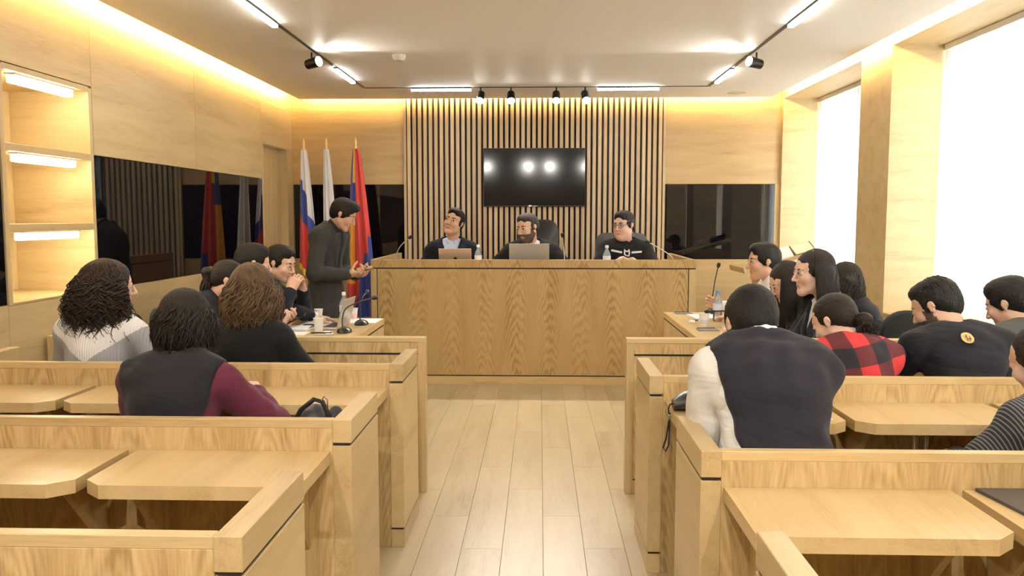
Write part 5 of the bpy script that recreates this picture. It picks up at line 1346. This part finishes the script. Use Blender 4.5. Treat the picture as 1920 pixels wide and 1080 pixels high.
def judge3(ctx, child):
    nb, S, hc, Rh = ctx['nb'], ctx['S'], ctx['hc'], ctx['Rh']; wm = plain('print_white', (0.75, 0.75, 0.74), 0.6)
    zc = nb[2]-0.062*S
    ribbon(ctx, child, 'chest_stripe', [(-0.045-0.02*k, zc+0.0012*k) for k in range(6)], 0.018, wm)
    ribbon(ctx, child, 'chest_stripe', [(0.045+0.02*k, zc+0.004*k) for k in range(6)], 0.018, wm)
    mk = [(-0.022, zc-0.018), (-0.022, zc+0.004), (-0.020, zc+0.030), (-0.010, zc+0.012), (0.0, zc+0.010), (0.010, zc+0.012), (0.020, zc+0.030), (0.022, zc+0.004), (0.022, zc-0.018), (0.010, zc-0.028), (-0.010, zc-0.028), (-0.022, zc-0.018)]
    ribbon(ctx, child, 'chest_emblem', mk, 0.012, wm, lift=0.004)
    T = lambda p: tuple(hc+Rh @ (np.array(p)*S))
    mb = MB()
    for s in (-1, 1):
        mb.tube([T((s*(0.032+0.024*math.cos(2*PI*k/20)), 0.1045-0.012*abs(math.cos(2*PI*k/20)+0.6*0)*0.4, 0.008+0.017*math.sin(2*PI*k/20))) for k in range(21)], 0.0022*S, 6)
        mb.tube([T((s*0.056, 0.098, 0.012)), T((s*0.078, 0.05, 0.014)), T((s*0.082, 0.0, 0.014))], 0.0022*S, 6)
    mb.tube([T((-0.009, 0.107, 0.012)), T((0.009, 0.107, 0.012))], 0.002*S, 6)
    fr = [f for f in mb.f if len(f) == 4]
    child('glasses', [(np.array(mb.v), np.array(fr), 0)], [plain('glasses_frame', (0.05, 0.025, 0.025), 0.3)])
person('judge with glasses in black sweater with white chest stripe, right of three', (0.808, 7.98, 1.468), 180, S=1.13, lean=6, bend=4, hd=(-38, 2, 2), girth=1.16, skin_k='c', seed=13, root_z=0.30, knee=0.22, shoulders=0.165,
       lw=(0.84, 7.80, 1.135), rw=(0.80, 7.81, 1.13), lpole=(-0.9, 0, -0.4), rpole=(0.9, 0, -0.4), lhand=dict(fd=(-0.8, -0.3, 0.35), pn=(0, -0.3, -1), curl=(45, 60, 40)), rhand=dict(fd=(0.8, -0.35, 0.3), pn=(0, -0.3, -1), curl=(45, 60, 40)),
       hair=hair_short('black', 0.006, thick=0.001), top=garment((0.006, 0.006, 0.007), 0.016, crew=True, name='sweater'), extras=judge3, group=G1)
# --- standing man
def turtleneck(ctx, child):
    nb, S, R, hc, Rh = ctx['nb'], ctx['S'], ctx['Rs'][2], ctx['hc'], ctx['Rh']
    a = nb+R @ (np.array((0, -0.012, -0.03))*S); b = hc+Rh @ (np.array((0, -0.020, -0.035))*S)
    W = implicit([Cap(a, a+(b-a)*0.55, 0.068*S, 0.060*S, 0.01)], 0.006*S); child('turtleneck', [(W[0], W[1], 0)], [cloth('turtleneck', (0.022, 0.020, 0.025))])
    P = []                                                     # flap pocket on the near side of the jacket
person('young man standing in a dark grey suit reading a phone before the flags', (-1.707, 7.15, 1.573), -108, S=1.08, lean=4, bend=14, hd=(16, 28, 0), girth=0.92, skin_k='b', seed=14, stand=True, neck=10,
       lw=(-1.60, 7.14, 1.055), rw=(-1.635, 7.00, 1.065), lpole=(-0.5, -0.6, -0.5), rpole=(0.75, -0.8, -0.35), lhand=dict(fd=(0.95, -0.30, 0.05), pn=(0.05, -0.3, 0.95), curl=(40, 50, 35), thumb=(30, 45)), rhand=dict(fd=(0.97, 0.2, 0.08), pn=(-0.05, 0.45, 0.9), curl=(38, 52, 40), thumb=(28, 55)),
       hair=hair_short('black', 0.012, thick=0.003, front=0.018, line=0.078), under=(0.035, 0.032, 0.038), vcut=True, top=garment((0.036, 0.036, 0.034), 0.020, vcut=(0.42, 0.06, 0.07), lapel=0.045, hem=0.22), trousers=(0.028, 0.030, 0.036), group='people standing', extras=turtleneck)
t = thing('phone', 'slim phone held by the standing man', 'phone', (-1.49, 7.05, 1.10), 0)
mb = MB().box(-0.075, 0.075, -0.037, 0.037, -0.004, 0.004, b=0.002); Rp = Euler((0.30, -0.16, 0.08)).to_matrix()
mb.v = [tuple(Rp @ Vector(v)+Vector((-1.505, 7.06, 1.112))) for v in mb.v]; mb.build('case', M['black'], t)
mb = MB().box(-0.071, 0.071, -0.034, 0.034, 0.0042, 0.0048); mb.v = [tuple(Rp @ Vector(v)+Vector((-1.505, 7.06, 1.112))) for v in mb.v]; mb.build('screen', M['tv'], t)
# --- left counsel table
person('man in dark jacket with hands clasped before his mouth at the left table', (-1.904, 6.0, 1.211), -90, S=1.08, lean=26, bend=10, hd=(-14, 16, 0), skin_k='a', seed=21, girth=0.95,
       lw=(-1.755, 6.06, 1.015), rw=(-1.80, 5.90, 1.02), lpole=(-0.5, 0.5, -0.8), rpole=(0.5, 0.3, -0.8), lhand=dict(fd=(-0.15, -0.35, 0.9), pn=(-0.5, -0.8, 0.1), curl=(50, 55, 35)), rhand=dict(fd=(0.35, 0.25, 0.85), pn=(0.3, 0.9, 0.1), curl=(35, 50, 35)),
       hair=hair_short('black', 0.004, thick=0.0), under=(0.7, 0.7, 0.72), top=garment((0.010, 0.012, 0.020), 0.016), group=G2)
def cuff(ctx, child):
    a, e, w_ = ctx['arms'][-1]; u = (e-w_)/np.linalg.norm(e-w_); S = ctx['S']
    W = implicit([Cap(w_+u*0.012*S, w_+u*0.06*S, 0.037*S, 0.038*S, 0)], 0.006*S, cuts=[]); child('cuff', [(W[0], W[1], 0)], [cloth('cuff_white', (0.80, 0.80, 0.80))])
person('man with a round dark head beside the ponytailed woman, white cuff on the table', (-1.948, 5.55, 1.235), -90, S=1.08, lean=26, bend=8, hd=(26, 10, 0), skin_k='a', seed=22, girth=0.95, face=False,
       lw=(-1.66, 6.10, 0.80), rw=(-1.86, 5.48, 0.76), lpole=(-0.4, -0.3, -0.3), lhand=dict(fd=(0.75, 0.45, -0.12), pn=(0, 0, -1), curl=(12, 18, 12), spread=7), hair=hair_short('black', 0.006, thick=0.002), under=(0.78, 0.78, 0.79), top=garment((0.012, 0.014, 0.022), 0.014, wrist=0.045), group=G2, extras=cuff)
person('dark haired woman with a ponytail holding a phone at the left table', (-1.956, 5.12, 1.152), -90, S=1.02, lean=30, bend=10, hd=(14, 22, 0), fem=True, skin_k='a', seed=23, face=False, shoulders=0.136,
       lw=(-1.66, 5.22, 0.865), rw=(-1.68, 5.10, 0.86), lpole=(-0.5, -0.5, -0.7), rpole=(0.5, -0.5, -0.7), lhand=dict(fd=(0.85, -0.25, 0.3), pn=(0, -0.4, 0.9), curl=(35, 45, 30)), rhand=dict(fd=(0.85, 0.25, 0.3), pn=(0, 0.4, 0.9), curl=(35, 45, 30)),
       hair=hair_pony('dark', tail=0.24, high=0.045, n=110), top=garment((0.014, 0.014, 0.018), 0.014), group=G2)
t = thing('phone', 'phone held over the left table by the ponytailed woman', 'phone', (-1.56, 5.16, 0.89), 0)
for nm, b_, m_ in (('case', (-0.075, 0.075, -0.037, 0.037, -0.004, 0.004), M['black']), ('screen', (-0.071, 0.071, -0.034, 0.034, 0.0042, 0.0048), M['tv'])):
    mb = MB().box(*b_); Rp = Euler((0.1, -0.45, 0.1)).to_matrix(); mb.v = [tuple(Rp @ Vector(v)+Vector((-1.555, 5.165, 0.905))) for v in mb.v]; mb.build(nm, m_, t)
# --- right counsel table
person('woman in navy blazer with long dark hair seen in profile at the right table', (1.623, 4.95, 1.219), 90, S=1.10, lean=10, bend=8, hd=(6, 4, 0), fem=True, skin_k='c', seed=31, nl=0.10, shoulders=0.14, neck=6,
       lw=(1.36, 4.93, 0.79), rw=(1.36, 5.06, 0.79), hair=hair_long('dark', 0.26, 520, (0.003, 1.2), 0.012, 31, r0=0.0028, ears=True, back=0.02, face=70), under=(0.72, 0.72, 0.74), vcut=True, top=garment((0.014, 0.015, 0.024), 0.016, vcut=(0.30, 0.06, 0.06), lapel=0.04), group=G3)
person('young woman with long straight hair looking down at the right table', (1.631, 5.5, 1.122), 90, S=1.06, lean=20, bend=12, hd=(8, 26, 0), fem=True, skin_k='c', seed=32, shoulders=0.136,
       lw=(1.36, 5.46, 0.79), rw=(1.38, 5.62, 0.79), hair=hair_long('dark', 0.30, 520, (0.003, 1.0), 0.008, 32, r0=0.0028, face=56, behind=0.01), top=garment((0.012, 0.012, 0.014), 0.014, crew=True), group=G3)
person('man in white shirt at the far end of the right table reaching for the bottle', (1.625, 6.05, 1.226), 90, S=1.08, lean=12, bend=6, hd=(4, 2, 0), skin_k='b', seed=33, girth=0.98,
       lw=(1.42, 6.00, 0.80), rw=(1.43, 6.50, 0.86), rpole=(0.6, -0.3, -0.5), rhand=dict(fd=(-0.75, 0.05, 0.25), pn=(0.1, -1, 0.0), curl=(30, 45, 30), thumb=(40, 40)), hair=hair_short('black', 0.008, thick=0.002, front=0.010), top=garment((0.78, 0.77, 0.77), 0.014, name='shirt', amp=0.004), group=G3)
person('woman with long wavy dark hair by the window wall, face turned away', (2.076, 5.7, 1.107), 90, S=1.06, lean=14, bend=8, hd=(-38, 12, 0), fem=True, skin_k='c', seed=34, shoulders=0.136, face=False,
       lw=(1.80, 5.62, 0.72), rw=(1.80, 5.80, 0.72), hair=hair_long('dark', 0.24, 560, (0.013, 2.0), 0.02, 34, r0=0.0034, face=60), top=garment((0.014, 0.014, 0.018), 0.014), group=G3)
# --- audience, left rows
person('woman with brown wavy bobbed hair in a black top, far left row', (-1.450, 4.12, 1.174), 0, S=1.08, lean=8, bend=6, hd=(-6, 2, 2), fem=True, skin_k='c', seed=41, girth=1.0, shoulders=0.138, face=False,
       lw=(-1.62, 4.40, 0.70), rw=(-1.20, 4.40, 0.70), hair=hair_long('brown', 0.215, 1100, (0.020, 2.0), 0.036, 41, frizz=0.002, r0=0.0032, face=34, shell=0.008, lvar=0.35, inward=0.0, segs=18), top=garment((0.006, 0.006, 0.007), 0.014, crew=True, name='sweater'), group=G4)
def yoke(fc, ctx):
    nb, S = ctx['nb'], ctx['S']; z = (fc[:, 2]-nb[2])/S; x = np.abs(fc[:, 0]-nb[0])/S
    return (z > -0.165+0.68*np.clip(x, 0, 0.30)).astype(np.int32)
def rib_cloth(name, c):
    m = cloth(name, c, 0.9); nt = m.node_tree; b = nt.nodes['Principled BSDF']; tc = N(nt, 'ShaderNodeTexCoord'); wv = N(nt, 'ShaderNodeTexWave'); wv.inputs['Scale'].default_value = 28; wv.bands_direction = 'X'
    nt.links.new(tc.outputs['Object'], wv.inputs[0]); bp = N(nt, 'ShaderNodeBump'); bp.inputs['Strength'].default_value = 0.5; bp.inputs['Distance'].default_value = 0.004
    nt.links.new(wv.outputs['Fac'], bp.inputs['Height']); nt.links.new(bp.outputs[0], b.inputs['Normal']); return m
person('woman with long dark curly hair in a grey and white knit sweater', (-2.185, 4.12, 1.195), 0, S=1.08, lean=10, bend=6, hd=(-58, 2, 0), fem=True, skin_k='c', seed=42, girth=1.0, shoulders=0.145, face=True,
       lw=(-2.35, 4.42, 0.70), rw=(-1.93, 4.42, 0.72), hair=hair_long('curl', 0.30, 1100, (0.017, 3.4), 0.050, 42, coil=True, r0=0.0028, face=62, shell=0.006, lvar=0.5, segs=26, frizz=0.0035, ears=True, back=0.02),
       top=garment(None, 0.016, rule=yoke, mats=[rib_cloth('knit_grey', (0.36, 0.36, 0.37)), rib_cloth('knit_white', (0.74, 0.72, 0.69))], name='sweater', crew=True, h=0.0055), group=G4)
def vest_over(col, sleeve, off=0.026, sl_off=0.020, wrist=0.02, hem=0.10, amp=0.004, seam=(None, None)):
    def build(ctx, child):
        garment(sleeve, 0.006, arm_off=sl_off, wrist=wrist, name='sleeves', amp=0.003, mat=cloth('sleeve_%d' % ctx['seed'], sleeve))(ctx, child)
        garment(col, off, arms=False, name='vest', amp=amp, hem=hem, mat=cloth('vest_%d' % ctx['seed'], col), crew=True, seam=seam)(ctx, child)
    return build
person('woman with black shoulder length hair in a dark vest over maroon sleeves', (-1.361, 3.12, 1.137), 0, S=1.04, lean=12, bend=8, hd=(2, 12, -3), fem=True, skin_k='a', seed=43, girth=1.08, shoulders=0.150, face=False, tilt=0,
       lw=(-1.50, 3.42, 0.80), rw=(-1.20, 3.40, 0.81), rpole=(0.80, -0.25, -0.7), lpole=(-0.4, 0.0, -0.8), hair=hair_long('dark', 0.150, 800, (0.010, 1.3), 0.020, 43, r0=0.0032, face=44, shell=0.003, lvar=0.55, frizz=0.002), top=vest_over((0.015, 0.014, 0.018), (0.105, 0.018, 0.038), seam=(0.185, 0.150)), group=G4)
# --- audience, right rows
person('man in a navy jacket with cream sleeves bent over the desk, middle right row', (0.742, 2.90, 1.172), 0, S=1.06, lean=18, bend=14, neck=38, hd=(4, 34, 3), skin_k='a', seed=51, girth=1.07, shoulders=0.152, face=False,
       lw=(0.66, 3.06, 0.80), rw=(0.82, 3.16, 0.80), lpole=(-0.16, -0.02, -1), rpole=(-0.1, 0.35, -1), hair=hair_short('black', 0.004, nape=-0.085, thick=0.003, tufts=60), under=(0.75, 0.74, 0.72), top=vest_over((0.019, 0.018, 0.026), (0.62, 0.59, 0.53), 0.030, 0.024, wrist=0.12, seam=(0.158, None)), group=G4, extras=lambda ctx, child: (lambda c: child('collar', [(c[0], c[1], 0)], [cloth('collar_51', (0.75, 0.74, 0.72))]))(collar(ctx['nb']+ctx['Rs'][2] @ np.array((0, 0.004, 0.012)), ctx['Rs'][2], ctx['S'])))
person('woman with a low dark ponytail in a red and black plaid coat', (1.423, 4.0, 1.052), 0, S=1.04, lean=16, bend=18, hd=(42, 30, 0), fem=True, skin_k='c', seed=52, girth=1.0, shoulders=0.14, face=True, neck=12,
       lw=(1.25, 4.25, 0.55), rw=(1.55, 4.25, 0.55), hair=hair_pony('dark', tail=0.085, high=-0.018, n=70), top=garment(None, 0.020, mat=buckle_cloth('plaid_wool', 'plaid'), name='coat', crew=True, amp=0.004), group=G4)
def emblem(ctx, child):
    nb, S = ctx['nb'], ctx['S']; x0, z0 = nb[0]-0.035, nb[2]+0.012*S; gold_ = plain('emblem_gold', (0.52, 0.37, 0.15), 0.45, metal=0.3)
    n = 18; vs = []; 
    for rad in (0.0, 0.026):
        for k in range(n):
            a = 2*PI*k/n; x, z = x0+rad*math.cos(a), z0+rad*0.85*math.sin(a); vs.append((x, surf(ctx, x, z, False, 0.014)-0.004, z))
    child('emblem', [(np.array(vs), np.array([(k, n+k, n+(k+1) % n, (k+1) % n) for k in range(n)]), 0)], [gold_], False, ctx['gO'])
    for pts in ([(x0-0.005, z0-0.013), (x0-0.005, z0+0.013)], [(x0-0.012, z0+0.004), (x0-0.005, z0+0.013)], [(x0+0.006, z0-0.012), (x0+0.007, z0+0.010)], [(x0-0.002, z0-0.001), (x0+0.013, z0-0.002)]):
        ribbon(ctx, child, 'emblem_line', pts, 0.0032, M['black'], False, 0.0062)
person('bearded man in a black sweater with a round gold emblem between the shoulders', (1.906, 4.01, 1.124), 0, S=1.08, lean=16, bend=16, hd=(46, 28, 0), skin_k='a', seed=53, girth=1.02, shoulders=0.175, face=True, beard=True, neck=10,
       lw=(1.70, 4.30, 0.58), rw=(2.05, 4.30, 0.58), hair=hair_short('black', 0.002, thick=-0.002, nape=-0.075, tufts=40), top=garment((0.009, 0.009, 0.013), 0.016, crew=True, name='sweater'), extras=emblem, group=G4)
person('man with black hair in a grey jacket at the right edge', (2.36, 4.2, 1.115), 0, S=1.08, lean=14, bend=14, hd=(40, 22, 0), skin_k='a', seed=54, girth=1.02, shoulders=0.165, face=True,
       lw=(2.25, 4.48, 0.60), rw=(2.50, 4.46, 0.60), hair=hair_short('black', 0.006, thick=0.002, nape=-0.075), top=garment((0.085, 0.088, 0.085), 0.022, high=True), group=G4)
person('person in a dark pinstriped jacket cut off by the right edge', (1.765, 2.92, 1.045), 0, S=1.06, lean=14, bend=14, hd=(26, 18, -6), fem=True, skin_k='c', seed=55, girth=1.0, shoulders=0.15, face=False, neck=12,
       lw=(1.62, 3.2, 0.62), rw=(1.90, 3.2, 0.62), hair=hair_pony('dark', tail=0.06, high=-0.01, n=30), top=garment(None, 0.020, mat=buckle_cloth('pinstripe_wool', 'pin'), name='jacket'), group=G4)

# chairs under the people at the counsel tables
for lab, ttl in (('man in dark jacket with hands clasped before his mouth at the left table', 'black office chair under the man with clasped hands'), ('man with a round dark head beside the ponytailed woman, white cuff on the table', 'black office chair under the man with the white cuff'),
                 ('dark haired woman with a ponytail holding a phone at the left table', 'black office chair under the ponytailed woman at the left table')):
    x, y, z, S_ = HIPS[lab]; office_chair(ttl, x, y, 0, -PI/2, arms=False, back_h=0.40, back_w=0.36, seat_z=z-0.115*S_, br=0.185, sw=0.19)
for lab, ttl in (('woman in navy blazer with long dark hair seen in profile at the right table', 'black office chair under the woman in the navy blazer'), ('young woman with long straight hair looking down at the right table', 'black office chair under the young woman looking down'),
                 ('man in white shirt at the far end of the right table reaching for the bottle', 'black office chair under the man in the white shirt'), ('woman with long wavy dark hair by the window wall, face turned away', 'black office chair under the wavy haired woman by the window wall')):
    x, y, z, S_ = HIPS[lab]; office_chair(ttl, x, y, 0, PI/2, arms=False, back_h=0.36, back_w=0.36, seat_z=z-0.115*S_, br=0.185, sw=0.19)
for lab, ttl, top_, w_, m_, r_ in (('bearded judge in black suit with white shirt and tie, middle of three', 'black leather high-back chair of the bearded judge in the middle', 1.534, 0.43, 'leather', 0.12),
                                 ('judge in navy jacket and pale blue shirt tilting his head back, left of three', 'chair of the judge in the navy jacket on the left', 1.16, 0.40, 'leather', 0.09),
                                 ('judge with glasses in black sweater with white chest stripe, right of three', 'grey mesh chair of the judge with glasses on the right', 1.40, 0.52, 'fabric_grey', 0.09)):
    x, y, z, S_ = HIPS[lab]; sz = z-0.115*S_
    office_chair(ttl, x+(0.06 if w_ == 0.43 else 0.0), y, 0.30, FACE_CAM, top_-0.36-sz, w_, m_, rad=r_, seat_z=sz, arms=(w_ != 0.40))
